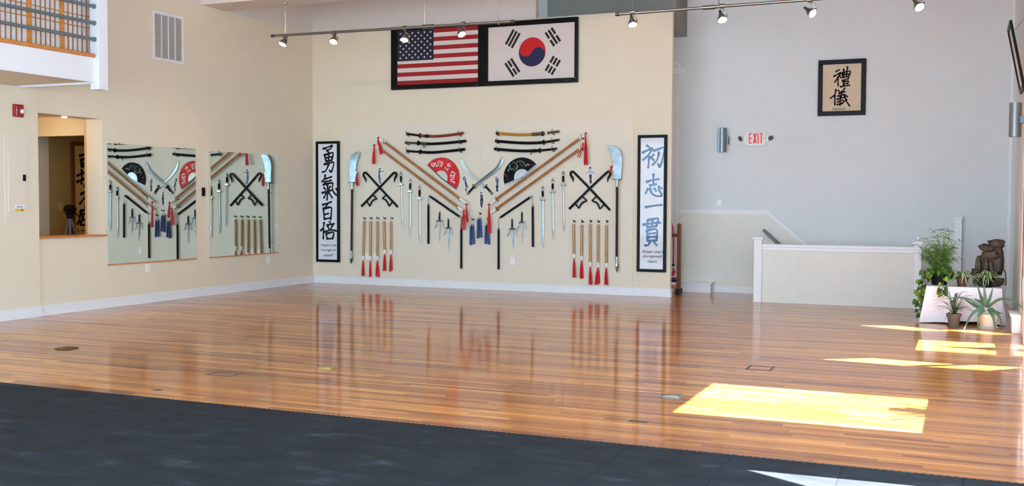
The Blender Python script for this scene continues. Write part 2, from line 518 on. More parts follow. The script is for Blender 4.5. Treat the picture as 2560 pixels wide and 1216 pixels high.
slit_panel('sun_slits_2', bays[4], [[(10.21, -6.07), (10.67, -5.77), (11.43, -5.86), (10.98, -6.17)], [(11.2, -6.13), (11.65, -5.81), (12.07, -5.80), (11.75, -6.14)]])
slit_panel('sun_slits_3', bays[6], [[(10.28, -2.82), (10.72, -2.64), (11.36, -2.97), (10.95, -3.10)], [(11.25, -2.87), (11.62, -2.72), (12.07, -3.0), (11.8, -3.12)]])
struct('window_4', MB().box(XR, XR + 0.03, -4.95, -4.03, 0.2, 0.355), WHITE)
# added unseen awning that keeps the sun out of the two big bays
struct('sun_blocker', MB().box(XR + 0.03, XR + 3.4, -19.6, -11.6, 3.55, 3.6), WHITE)
# added box behind the partition top, its grey standing in for recess shade
struct('recess_shade_box', MB().box(4.6, 6.95, 0.55, YG, 4.5, ZC), mat('recess_shade_grey', (128, 130, 124), 0.7, var=0.05))
# corner casing and wall base on the right
struct('trim_1', MB().box(XR - 0.04, XR, YG - 0.12, YG, 0, ZC), WHITE)
m = MB().box(XR - 0.025, XR, -3.95, -3.72, 1.42, 3.0).use(1).box(XR - 0.02, XR, -3.95, -3.72, 0.0, 1.42)
struct('trim_2', m, [WHITE, CREAM])
m = MB().box(12.07, XR, -2.9, -2.3, 0, 0.205).box(12.05, XR, -2.915, -2.29, 0.205, 0.225)
struct('trim_3', m, WHITE, bevel=0.004)

# skirting boards
def skirting_y(name, x, y0, y1, h=0.142):
    m = MB().box(x, x + 0.018, y0, y1, 0.0, h - 0.02).box(x, x + 0.012, y0, y1, h - 0.02, h).box(x + 0.018, x + 0.03, y0, y1, 0.0, 0.02)
    struct(name, m, WHITE, bevel=0.003)
skirting_y('baseboard_left', 0.0, -6.54, -0.0)
skirting_y('baseboard_left_front', 0.035, -20, -6.54)
m = MB().box(0.03, 7.048, -0.018, 0, 0, 0.12).box(0.03, 7.05, -0.012, 0, 0.12, 0.142).box(0.03, 7.06, -0.03, -0.018, 0, 0.02).box(7.03, 7.048, -0.0, 0.09, 0, 0.142)
struct('baseboard_back', m, WHITE, bevel=0.003)
m = MB().box(7.47, 8.5, YG - 0.02, YG, 0, 0.125)
struct('baseboard_stairwell', m, WHITE, bevel=0.003)
m = MB().box(6.4, 7.46, 1.12, YG - 0.02, 0, 0.165).box(6.4, 7.5, 1.09, YG - 0.02, 0.165, 0.185)
struct('trim_4', m, WHITE, bevel=0.004)

# painted display board on the back wall, two sheets with a thin joint
struct('trim_5', MB().box(0.68, 3.5546, -0.012, 0, 0.142, 3.0), PANEL, bevel=0.002)
struct('trim_6', MB().box(3.5556, 6.385, -0.012, 0, 0.142, 2.97), PANEL, bevel=0.002)

# wainscot of the stairwell wall with its cap that turns down with the stairs
cap = [(6.83, 1.425), (8.4, 1.425), (9.044, 0.875), (10.75, -0.58)]
low = [(6.83, 0.0), (8.72, 0.0), (8.73, -1.5), (10.75, -1.5)]
poly = [cap[0], (6.83, 0.0), (8.72, 0.0), (8.72, -1.5), (10.75, -1.5)] + cap[:0:-1]
struct('wall_stairwell_wainscot', MB().prism(poly, YG - 0.014, YG), BEAD, origin=(0, 0, 0))
L, R = edges2d(cap, [0.05, 0.05, 0.05, 0.05])
m = MB().slab(L, R, YG - 0.032, YG)
L, R = edges2d([(a, b - 0.03) for a, b in cap], [0.03] * 4)
m.slab(L, R, YG - 0.022, YG)
struct('trim_7', m, WHITE)
# door casing with corner block, and a bracketed lintel higher up, mostly behind the partition
m = MB().box(6.55, 6.83, YG - 0.03, YG, 3.315, 3.435)
m.lathe([(0.0, -0.012), (0.03, -0.012), (0.034, -0.004), (0.038, -0.014), (0.05, -0.014), (0.05, 0)], (6.765, YG - 0.03, 3.375), 20, 'y')
for k in range(4):
    x = 6.72 + 0.026 * k
    m.box(x, x + 0.014, YG - 0.028, YG, 0, 3.315)
m.box(6.6, 6.83, YG - 0.016, YG, 0, 3.315)
struct('trim_8', m, WHITE)
m = MB().box(6.5, 6.935, YG - 0.05, YG, 3.86, 3.955)
m.bar((6.55, YG - 0.03, 4.2), (6.86, YG - 0.03, 3.97), 0.06, 0.05)
struct('trim_9', m, WHITE)

# stairs going down behind the half wall
m = MB()
for k in range(7):
    m.box(8.72 + 0.28 * k, 8.72 + 0.28 * (k + 1) + 0.03, -0.06, YG - 0.02, -1.6, -0.19 * (k + 1))
struct('floor_steps', m, RACKWOOD)
struct('wall_stairwell_side', MB().box(8.66, 10.86, -0.1, -0.075, -1.6, -0.1).box(10.8, 10.86, -0.075, YG, -1.6, -0.1), GREY)

# room behind the pass-through
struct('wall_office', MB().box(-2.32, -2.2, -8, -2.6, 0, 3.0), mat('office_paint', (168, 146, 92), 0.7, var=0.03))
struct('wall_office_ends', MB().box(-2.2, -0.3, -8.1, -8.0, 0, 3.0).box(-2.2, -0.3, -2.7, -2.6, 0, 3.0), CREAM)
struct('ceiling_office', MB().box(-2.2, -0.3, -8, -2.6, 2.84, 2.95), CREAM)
struct('trim_17', MB().box(-2.2, -2.16, -4.62, -4.33, 0, 2.84), CREAM)
struct('trim_10', MB().box(-2.2, -0.31, -5.06, -4.96, 2.55, 2.84), CREAM)
struct('trim_11', MB().box(-0.345, -0.3, -5.37, -5.30, 0.9, 2.84), mat('tan_casing', (196, 160, 104), 0.5, var=0.05))

# loft: slab, fascia, post
m = MB().box(0, 1.30, -12, -6.83, 3.085, 3.385)
struct('ceiling_loft', m, CREAM)
m = MB().box(1.30, 1.325, -12, -6.83, 3.075, 3.388).box(1.325, 1.335, -12, -6.83, 3.075, 3.092)
struct('trim_12', m, WHITE)
struct('trim_13', MB().box(1.246, 1.392, -6.83, -6.675, 2.99, ZC), WHITE, bevel=0.003)
struct('trim_14', MB().box(0.0, 1.246, -6.85, -6.80, 3.06, 3.085), WHITE)

# ================================================================== left wall things
sill = MB().box(-0.31, 0.045, -6.55, -5.345, 1.055, 1.082)
tag(sill.build('window_sill', SILLW, bevel=0.004), 'orange pine sill board along the bottom of the pass-through opening', 'sill')

def mirror(name, y0, y1, z0, z1, label, lean):
    t = thing(name, label, 'mirror', (0, (y0 + y1) / 2, z0), 'wall mirrors')
    x_near = 0.012 + lean * (y1 - y0)          # the glass stands a little off the wall at its near edge
    vs = [(0.001, y0, z0 + 0.02), (0.001, y1, z0 + 0.02), (0.012, y1, z0 + 0.02), (x_near, y0, z0 + 0.02)]
    vs += [(a, b, z1) for a, b, c in vs]
    MB().add(vs, [(3, 2, 1, 0), (4, 5, 6, 7), (0, 1, 5, 4), (1, 2, 6, 5), (2, 3, 7, 6), (3, 0, 4, 7)]).build('mirror_glass', MIRROR, t)
    MB().box(0.0, 0.022, y0 - 0.005, y1 + 0.005, z0, z0 + 0.02).build('bottom_channel', SILLW, t)
    for yy in (y0 + 0.25, y1 - 0.25):
        MB().box(0.0, 0.018, yy - 0.012, yy + 0.012, z1 - 0.012, z1 + 0.012).build('clip', CHROME, t)
    for zz in (z0 + 0.5, z1 - 0.5):
        for yy in (y0, y1):
            MB().box(0.0, 0.018, yy - 0.01, yy + 0.01, zz - 0.012, zz + 0.012).build('clip', CHROME, t)
mirror('wall_mirror', -5.295, -3.37, 0.62, 2.41, 'frameless mirror on the left wall next to the pass-through opening', 0.0066)
mirror('wall_mirror', -3.03, -1.135, 0.62, 2.40, 'frameless mirror on the left wall nearer the room corner', 0.014)

t = thing('air_vent', 'large white return air grille high on the left wall', 'vent', (0, -3.98, 3.74))
m = MB().box(0, 0.02, -4.33, -4.285, 3.74, 4.5).box(0, 0.02, -3.675, -3.63, 3.74, 4.5).box(0, 0.02, -4.285, -3.675, 3.74, 3.785).box(0, 0.02, -4.285, -3.675, 4.455, 4.5)
for k in (1, 2, 3):
    y = -4.285 + 0.61 * k / 4
    m.box(0, 0.018, y - 0.008, y + 0.008, 3.785, 4.455)
m.build('frame', WHITE, t, bevel=0.002)
for k in range(4):
    ya = -4.285 + 0.61 * k / 4 + 0.008; yb = -4.285 + 0.61 * (k + 1) / 4 - 0.008
    m = MB()
    for i in range(44):
        z = 3.787 + i * 0.0152
        m.add([(0.003, ya, z), (0.003, yb, z), (0.014, yb, z + 0.011), (0.014, ya, z + 0.011)], [(0, 1, 2, 3)])
    m.use(1).box(0.0, 0.002, ya, yb, 3.785, 4.455)
    m.build('louver_panel', [mat('vent_slats', (196, 192, 184), 0.5), mat('vent_shadow', (92, 90, 86), 0.8)], t)

t = thing('electrical_panel', 'white flush breaker panel in the wall left of the pass-through', 'electrical panel', (0.035, -6.912, 1.29))
MB().box(0.035, 0.042, -7.107, -6.717, 1.29, 2.44).build('cover_plate', mat('panel_enamel', (219, 209, 190), 0.5, var=0.01), t, bevel=0.002)
pd = MB().box(0.042, 0.05, -7.057, -6.757, 1.42, 2.29).build('door', mat('panel_enamel', (219, 209, 190)), t, bevel=0.003)
MB().box(0.05, 0.058, -6.827, -6.782, 1.83, 1.915).build('latch', BLACKM, pd, label='black latch')
m = MB().box(0.05, 0.0515, -6.957, -6.807, 1.432, 1.462).use(1).box(0.05, 0.0515, -6.957, -6.807, 1.462, 1.51).use(2).box(0.0515, 0.0522, -6.937, -6.837, 1.49, 1.497).box(0.0515, 0.0522, -6.937, -6.827, 1.476, 1.482)
m.use(3).box(0.0515, 0.0522, -6.857, -6.832, 1.436, 1.458)
m.build('sticker', [mat('yellow_print', (222, 180, 40), 0.5), PLASTIC, mat('blue_print', (50, 80, 160), 0.5), RED], pd, label='small blue and yellow sticker')

t = thing('fire_alarm', 'red fire alarm strobe on the wall above the breaker panel', 'fire alarm', (0.035, -6.892, 2.67))
MB().box(0.035, 0.075, -6.967, -6.817, 2.67, 2.835).build('housing', mat('alarm_red', (150, 20, 28), 0.35), t, bevel=0.006)
m = MB().sphere((0.085, -6.852, 2.745), 0.03, 14, 8, (0.9, 1, 1)); m.use(1).box(0.075, 0.082, -6.887, -6.822, 2.71, 2.78)
m.build('strobe_lens', [mat('clear_lens', (220, 224, 226), 0.08, spec=0.8), CHROME], t, smooth=True, label='clear strobe lens')
m = MB()
for i, ch in enumerate('FIRE'):
    vs, fs = glyphs(ch)
    z1 = 2.80 - i * 0.03
    m.add([(0.0756, -6.942 + u * 0.016, z1 - 0.022 + v * 0.022) for u, v in vs], fs)
m.build('lettering', PLASTIC, t, label='white FIRE lettering')

def outlet_y(name, y, z, label):
    t = thing(name, label, 'outlet', (0, y, z - 0.06), 'wall outlets')
    MB().box(0, 0.008, y - 0.042, y + 0.042, z - 0.065, z + 0.065).build('cover_plate', PLASTIC, t, bevel=0.002)
    for dz in (-0.03, 0.03):
        m = MB().box(0.008, 0.011, y - 0.018, y + 0.018, z + dz - 0.018, z + dz + 0.018)
        m.use(1).box(0.011, 0.0115, y - 0.009, y - 0.005, z + dz - 0.006, z + dz + 0.01).box(0.011, 0.0115, y + 0.005, y + 0.009, z + dz - 0.006, z + dz + 0.01)
        m.build('socket', [PLASTIC, BLACKM], t)
outlet_y('wall_outlet', -4.48, 0.54, 'white wall outlet under the mirror beside the pass-through')
outlet_y('wall_outlet', -1.43, 0.51, 'white wall outlet under the mirror nearer the room corner')
def outlet_x(x, z, label, y=-0.012):
    t = thing('wall_outlet', label, 'outlet', (x, y, z - 0.065), 'wall outlets')
    MB().box(x - 0.042, x + 0.042, y - 0.008, y, z - 0.065, z + 0.065).build('cover_plate', PLASTIC, t, bevel=0.002)
    for dz in (-0.03, 0.03):
        m = MB().box(x - 0.018, x + 0.018, y - 0.011, y - 0.008, z + dz - 0.018, z + dz + 0.018)
        m.use(1).box(x - 0.009, x - 0.005, y - 0.0115, y - 0.011, z + dz - 0.006, z + dz + 0.01).box(x + 0.005, x + 0.009, y - 0.0115, y - 0.011, z + dz - 0.006, z + dz + 0.01)
        m.build('socket', [PLASTIC, BLACKM], t)
outlet_x((4.185, 0.531)[0], (4.185, 0.531)[1], 'white wall outlet below the throwing daggers on the right half of the board')
outlet_x((1.213, 0.538)[0], (1.213, 0.538)[1], 'white wall outlet behind the leftmost pair of tasselled sticks')
outlet_x((1.393, 0.546)[0], (1.393, 0.546)[1], 'white wall outlet behind the second and third tasselled sticks')

t = thing('thermostat', 'small black rounded sensor on the wall between the two mirrors', 'thermostat', (0, -3.18, 1.64))
MB().box(0, 0.006, -3.215, -3.15, 1.66, 1.78).build('back_plate', PLASTIC, t, bevel=0.003)
MB().box(0.006, 0.022, -3.225, -3.14, 1.65, 1.79).build('body', BLACK, t, bevel=0.012)

# ---- office seen through the opening
t = thing('framed_scroll', 'tan calligraphy scroll in brown frame on the office wall beyond the pass-through', 'framed scroll', (-2.2, -3.45, 0.6))
m = MB()
ys, ye, zb, zt = -3.84, -2.85, 0.75, 2.555
m.box(-2.2, -2.17, ys, ys + 0.07, zb, zt).box(-2.2, -2.17, ye - 0.07, ye, zb, zt).box(-2.2, -2.17, ys + 0.07, ye - 0.07, zt - 0.07, zt).box(-2.2, -2.17, ys + 0.07, ye - 0.07, zb, zb + 0.07)
m.build('frame', RACKWOOD, t)
MB().box(-2.2, -2.185, ys + 0.07, ye - 0.07, zb + 0.07, zt - 0.07).build('scroll_paper', mat('aged_scroll_paper', (214, 182, 118), 0.8, var=0.04), t)
m = MB()
for pts in (
    # top to bottom: four large characters, right side partly behind the wall
    [(-3.659, 2.322), (-3.480, 2.360), (-3.273, 2.401)], [(-3.480, 2.345), (-3.559, 2.270)], [(-3.634, 2.257), (-3.621, 2.138)], [(-3.628, 2.252), (-3.420, 2.294), (-3.305, 2.314), (-3.318, 2.166)], [(-3.615, 2.194), (-3.338, 2.235)], [(-3.621, 2.141), (-3.328, 2.182)],
    [(-3.718, 1.984), (-3.542, 2.044)], [(-3.616, 2.087), (-3.612, 1.955), (-3.626, 1.846)], [(-3.724, 1.879), (-3.558, 1.938)], [(-3.381, 2.117), (-3.509, 2.043)], [(-3.505, 2.035), (-3.511, 1.926), (-3.566, 1.801)], [(-3.507, 1.965), (-3.300, 2.017)], [(-3.393, 1.984), (-3.396, 1.803)],
    [(-3.649, 1.673), (-3.490, 1.730), (-3.303, 1.773)], [(-3.490, 1.724), (-3.569, 1.606), (-3.668, 1.511)], [(-3.536, 1.638), (-3.551, 1.443)], [(-3.491, 1.638), (-3.348, 1.552)],
    [(-3.657, 1.389), (-3.495, 1.417), (-3.340, 1.439), (-3.351, 1.371)], [(-3.654, 1.335), (-3.351, 1.371)], [(-3.653, 1.389), (-3.669, 1.265), (-3.725, 1.168)], [(-3.506, 1.325), (-3.513, 1.169)], [(-3.598, 1.303), (-3.599, 1.241), (-3.405, 1.261), (-3.404, 1.324)], [(-3.636, 1.226), (-3.641, 1.156), (-3.354, 1.182), (-3.353, 1.253)]):
    brush(m, pts, 0.047, 0, 0, lambda p: (-2.183, p[0], p[1]))
for (a, b) in (((-3.722, 1.088), (-3.693, 1.041)), ((-3.632, 1.055), (-3.521, 1.068)), ((-3.510, 1.064), (-3.438, 1.073))):
    brush(m, [a, b], 0.02, 0, 0, lambda p: (-2.183, p[0], p[1]))
m.build('lettering', INKDARK, t, label='black brush characters')

t = thing('light_switch', 'cream double switch plate on the office wall left of the brown framed scroll', 'light switch', (-2.2, -4.06, 1.40))
MB().box(-2.2, -2.192, -4.11, -4.01, 1.40, 1.54).build('cover_plate', mat('almond_plastic', (190, 170, 130), 0.4), t, bevel=0.002)
for y in (-4.085, -4.035):
    MB().box(-2.192, -2.186, y - 0.008, y + 0.008, 1.45, 1.49).build('rocker', mat('almond_plastic', (190, 170, 130)), t)

t = thing('camera_tripod', 'aluminium tripod with black head standing in the office beyond the pass-through', 'tripod', (-1.2, -4.83, 0))
apex = Vector((-1.2, -4.83, 1.33))
for a in (0.5, 2.6, 4.7):
    foot = Vector((-1.2 + 0.42 * math.cos(a), -4.83 + 0.42 * math.sin(a), 0.0))
    MB().tube([apex + (foot - apex) * 0.02, apex + (foot - apex) * 0.55], 0.017, 8).tube([apex + (foot - apex) * 0.5, foot], 0.011, 8).build('leg', ALU, t, smooth=True)
MB().tube([(-1.2, -4.83, 0.9), (-1.2, -4.83, 1.42)], 0.016, 10).build('center_column', ALU, t, smooth=True)
MB().lathe([(0.03, 1.29), (0.05, 1.31), (0.05, 1.36), (0.03, 1.38)], (-1.2, -4.83, 0), 14).build('collar', BLACKM, t, smooth=True)
m = MB().box(-1.26, -1.14, -4.9, -4.76, 1.40, 1.46).box(-1.24, -1.16, -4.88, -4.78, 1.35, 1.40).sphere((-1.2, -4.83, 1.465), 0.085, 14, 8, (1, 1, 0.5))
m.tube([(-1.2, -4.78, 1.42), (-1.2, -4.62, 1.30)], 0.01, 8)
m.build('pan_head', BLACKM, t, smooth=True)

def downlight(label, x, y, z, energy, r, kind='SPOT', drop=0.03):
    t = thing('recessed_light', label, 'ceiling light', (x, y, z))
    MB().lathe([(r * 1.35, 0.0), (r * 1.35, -0.004), (r, -0.006)], (x, y, z), 24).build('trim_ring', CHROME, t)
    MB().lathe([(0.0, -0.022), (r * 0.6, -0.02), (r * 0.95, -0.012), (r, -0.003)], (x, y, z), 24).build('bulb', mat('warm_bulb', (255, 236, 200), 0.5, emit=(255, 226, 170), estr=14.0), t)
    ld = bpy.data.lights.new('downlight', kind); ld.energy = energy; ld.color = (1.0, 0.66, 0.30)
    if kind == 'SPOT': ld.spot_size = 2.6; ld.spot_blend = 0.8
    ld.shadow_soft_size = 0.05
    lo = bpy.data.objects.new('downlight', ld); COL.objects.link(lo); lo.location = (0, 0, -drop); lo.parent = t
downlight('lit round downlight in the head of the pass-through opening', -0.14, -5.93, 2.754, 1, 0.04)
downlight('round downlight in the office ceiling beyond the pass-through', -1.1, -5.95, 2.838, 9, 0.055, 'POINT', 0.12)

# ---- loft screens and rails
def screen(y0, y1, label):
    t = thing('shoji_screen', label, 'screen', (1.15, (y0 + y1) / 2, 3.4), 'shoji screens of the loft')
    m = MB()
    for (a, b) in ((y0, y0 + 0.03), (y1 - 0.03, y1)):
        m.box(1.13, 1.165, a, b, 3.40, 5.2)
    m.box(1.13, 1.165, y0 + 0.03, y1 - 0.03, 3.40, 3.47).box(1.13, 1.165, y0 + 0.03, y1 - 0.03, 5.13, 5.2)
    m.build('frame', HONEY, t)
    MB().box(1.135, 1.138, y0 + 0.03, y1 - 0.03, 3.47, 5.13).build('paper', SHOJI, t)
    m = MB()
    for k in range(1, 6):
        y = y0 + 0.03 + (y1 - y0 - 0.06) * k / 6
        m.box(1.138, 1.152, y - 0.005, y + 0.005, 3.47, 5.13)
    for z in (3.785, 3.93, 4.075, 4.22, 4.365, 4.51, 4.655, 4.8, 4.945):
        m.box(1.138, 1.15, y0 + 0.03, y1 - 0.03, z - 0.005, z + 0.005)
    m.build('lattice', WOOD, t)
screen(-7.19, -6.68, 'paper shoji screen on the loft right beside the white post')
screen(-7.69, -7.19, 'paper shoji screen on the loft, second from the white post')
screen(-8.21, -7.69, 'paper shoji screen on the loft, third from the white post')
screen(-8.73, -8.21, 'paper shoji screen on the loft at the left edge of the photo')
tag(MB().box(1.28, 1.345, -12, -6.835, 3.39, 3.435).build('loft_rail_cap', SILLW, bevel=0.008), 'brown wooden cap rail on top of the white loft fascia', 'rail cap')
for z, w in ((3.62, 'lowest'), (3.825, 'middle'), (4.035, 'topmost')):
    t = thing('pipe_rail', 'grey pipe guard rail of the loft, %s of the three in view' % w, 'rail', (1.33, -9.4, z), 'pipe rails of the loft')
    MB().tube([(1.33, -12, z - 0.012), (1.33, -6.84, z)], 0.022, 12).build('pipe', PIPE, t, smooth=True)
    MB().lathe([(0.03, -0.012), (0.03, 0.008)], (1.33, -6.838, z), 14, 'y').build('end_flange', PIPE, t)

# ================================================================== flags above the board
t = thing('flag_display', 'black framed double display of the American and Korean flags high on the back wall', 'framed flags', (3.58, 0, 3.625))
fx0, fx1, fz0, fz1 = 1.755, 5.395, 3.625, 4.735
ux0, ux1, uz0, uz1 = (1.883, 3.709)[0], (3.523, 3.703)[0], (2.713, 3.706)[1], fz1 - 0.035
kx0, kx1, kz0, kz1 = (3.718, 3.702)[0], (5.339, 3.699)[0], (4.521, 3.698)[1], (4.516, 4.648)[1]
m = MB()
d0, d1 = -0.07, -0.002
m.box(fx0, fx1, d0, d1, fz0, uz0).box(fx0, ux0, d0, d1, uz0, fz1).box(ux1, kx0, d0, d1, uz0, fz1).box(kx1, fx1, d0, d1, uz0, fz1)
m.box(ux0, ux1, d0, d1, uz1, fz1).box(kx0, kx1, d0, d1, kz1, fz1).box(kx0, kx1, d0, d1, uz0, kz0)
m.build('frame', mat('gloss_black_frame', (10, 10, 11), 0.3, var=0.1, spec=0.2), t, bevel=0.004)
for (x, z) in ((1.82, 3.66), (3.5, 3.66), (5.2, 3.66), (5.36, 3.7)):
    MB().lathe([(0.0, -0.003), (0.012, -0.002), (0.012, 0)], (x, d0, z), 10, 'y').build('screw', STEELD, t)
FW, FR, FB = mat('flag_white', (208, 198, 194), 0.7, var=0.01), mat('flag_red', (150, 8, 16), 0.7, var=0.05), mat('flag_blue', (11, 18, 46), 0.7, var=0.05)
m = MB()
H = uz1 - uz0
for k in range(13):
    z1 = uz1 - H * k / 13; z0 = uz1 - H * (k + 1) / 13
    m.use(1 if k % 2 == 0 else 0).box(ux0, ux1, -0.052, -0.03, z0, z1)
cx1 = (2.630, 4.133)[0]; cz0 = uz1 - H * 7.3 / 13
m.use(2).box(ux0, cx1, -0.054, -0.05, cz0, uz1)
def star(cx, cz, r):
    out = []
    for i in range(10):
        a = PI / 2 + i * PI / 5; q = r if i % 2 == 0 else r * 0.42
        out.append((cx + q * math.cos(a), cz + q * math.sin(a)))
    return out
m.use(0)
for i in range(9):
    n = 6 if i % 2 == 0 else 5
    for j in range(n):
        cx = ux0 + (cx1 - ux0) * ((j + 0.5) / 6 if n == 6 else (j + 1) / 6)
        cz = uz1 - (uz1 - cz0) * (i + 1) / 10
        m.prism(star(cx, cz, 0.026), -0.0555, -0.054)
m.build('american_flag', [FW, FR, FB], t, label='American flag')
m = MB()
KB = mat('taegeuk_blue', (16, 22, 68), 0.7, var=0.03); KR = mat('taegeuk_red', (190, 8, 18), 0.7, var=0.03); KK = mat('flag_black', (14, 14, 15), 0.7)
m.box(kx0, kx1, -0.052, -0.03, kz0, kz1)
cx, cz = (4.554, 4.181); r = ((4.804, 4.168)[0] - (4.301, 4.194)[0]) / 2
tilt = math.radians(-24)
def dot_at(a, rr, ox=0, oz=0):
    return (cx + ox + rr * math.cos(a + tilt), cz + oz + rr * math.sin(a + tilt))
c1 = (-r / 2 * math.cos(tilt), -r / 2 * math.sin(tilt)); c2 = (r / 2 * math.cos(tilt), r / 2 * math.sin(tilt))
ydisc = -0.053
upper = [dot_at(PI * k / 24, r) for k in range(25)]
small1 = [dot_at(PI + PI * k / 16, r / 2, *c1) for k in range(1, 17)]
small2 = [dot_at(PI - PI * k / 16, r / 2, *c2) for k in range(1, 16)]
m.use(1).add([(p[0], ydisc - 0.0008, p[1]) for p in upper + small1 + small2], [tuple(range(25 + 16 + 15))])
m.use(2).add([(cx + r * math.cos(2 * PI * k / 48), ydisc, cz + r * math.sin(2 * PI * k / 48)) for k in range(48)], [tuple(range(48))])
def trigram(c, ang, rows):
    """three bars side by side; True = whole, False = broken"""
    L, w, gap = 0.29, 0.043, 0.066
    ca, sa = math.cos(ang), math.sin(ang)
    for i, whole in enumerate(rows):
        o = (i - 1) * gap
        segs = [(-L / 2, L / 2)] if whole else [(-L / 2, -0.017), (0.017, L / 2)]
        for (a, b) in segs:
            q = [(a, o - w / 2), (b, o - w / 2), (b, o + w / 2), (a, o + w / 2)]
            m.use(3).add([(c[0] + u * ca - v * sa, ydisc, c[1] + u * sa + v * ca) for u, v in q], [(0, 1, 2, 3)])
trigram((4.187, 4.428), math.radians(59), (True, True, True))
trigram((4.938, 4.418), math.radians(-56), (False, True, False))
trigram((4.182, 3.928), math.radians(-56), (True, False, True))
trigram((4.939, 3.930), math.radians(58), (False, False, False))
m.build('korean_flag', [FW, KR, KB, KK], t, label='South Korean flag')

# ================================================================== calligraphy scrolls
INKLINE = mat('caption_ink', (30, 31, 36), 0.6, spec=0.1)
def scroll(name, x0, x1, z0, z1, label, strokes, w, ink, lines):
    t = thing(name, label, 'framed scroll', ((x0 + x1) / 2, 0, z0), 'tall framed calligraphy scrolls')
    frame_mb(x0, x1, z0, z1, 0.048, -0.045, -0.001).build('frame', BLACK, t, bevel=0.003)
    m = MB().box(x0 + 0.045, x1 - 0.045, -0.03, -0.02, z0 + 0.045, z1 - 0.045)
    m.use(1)
    for i, s in enumerate(strokes):
        brush(m, s, w, -0.0312 - 0.00002 * i, -0.0302)
    for (txt, a, b, c, d) in lines:
        m.use(2); write_on(m, txt, a, b, c, d, -0.0305, shear=0.35, bold=0.012)
    m.build('scroll_paper', [PAPER, ink, INKLINE], t, label='white paper with large brush characters and a small slanted caption')
S1 = [
    [(0.255, 2.567), (0.359, 2.597), (0.459, 2.633)], [(0.459, 2.630), (0.418, 2.571), (0.341, 2.523)], [(0.329, 2.548), (0.384, 2.487)],
    [(0.282, 2.463), (0.299, 2.393), (0.320, 2.323)], [(0.294, 2.453), (0.394, 2.479), (0.474, 2.491), (0.470, 2.426), (0.443, 2.342)], [(0.380, 2.477), (0.377, 2.327)], [(0.305, 2.393), (0.458, 2.416)], [(0.320, 2.333), (0.446, 2.352)],
    [(0.275, 2.273), (0.381, 2.295), (0.485, 2.311), (0.481, 2.237), (0.437, 2.129), (0.393, 2.162)], [(0.384, 2.297), (0.348, 2.208), (0.298, 2.140), (0.233, 2.127)],
    [(0.301, 2.073), (0.281, 2.003), (0.221, 1.938)], [(0.298, 1.996), (0.445, 2.035)], [(0.272, 1.936), (0.439, 1.967)],
    [(0.248, 1.883), (0.357, 1.906), (0.465, 1.915), (0.460, 1.838), (0.476, 1.763), (0.538, 1.696), (0.582, 1.698)], [(0.582, 1.703), (0.579, 1.753), (0.539, 1.813)],
    [(0.351, 1.873), (0.351, 1.738), (0.338, 1.592)], [(0.226, 1.729), (0.445, 1.780)], [(0.268, 1.833), (0.311, 1.786)], [(0.410, 1.853), (0.378, 1.793)], [(0.323, 1.727), (0.267, 1.629)], [(0.377, 1.738), (0.456, 1.636)],
    [(0.237, 1.500), (0.440, 1.559)], [(0.352, 1.519), (0.302, 1.452)], [(0.258, 1.444), (0.266, 1.332), (0.279, 1.220)], [(0.267, 1.430), (0.427, 1.452), (0.433, 1.344), (0.420, 1.216)], [(0.283, 1.316), (0.374, 1.338)], [(0.279, 1.231), (0.420, 1.253)],
    [(0.270, 1.166), (0.257, 1.076), (0.187, 1.002)], [(0.257, 1.043), (0.253, 0.851)], [(0.391, 1.184), (0.416, 1.147)], [(0.332, 1.111), (0.501, 1.143)], [(0.354, 1.093), (0.391, 1.026)], [(0.461, 1.116), (0.420, 1.037)], [(0.263, 0.977), (0.413, 1.022), (0.551, 1.007)],
    [(0.319, 0.950), (0.338, 0.850)], [(0.325, 0.954), (0.482, 0.978), (0.461, 0.853)], [(0.335, 0.855), (0.461, 0.860)]]
scroll('framed_scroll', 0.095, 0.615, 0.41, 2.71, 'tall black framed calligraphy scroll in the room corner, with black characters', S1, 0.043, INK,
    [('Inspire the', (0.196, 0.700)[0], (0.550, 0.771)[0], (0.375, 0.698)[1], (0.375, 0.759)[1]), ('courage of', (0.198, 0.614)[0], (0.544, 0.665)[0], (0.375, 0.608)[1], (0.375, 0.666)[1]), ('oneself', (0.252, 0.530)[0], (0.477, 0.578)[0], (0.374, 0.517)[1], (0.374, 0.570)[1])])
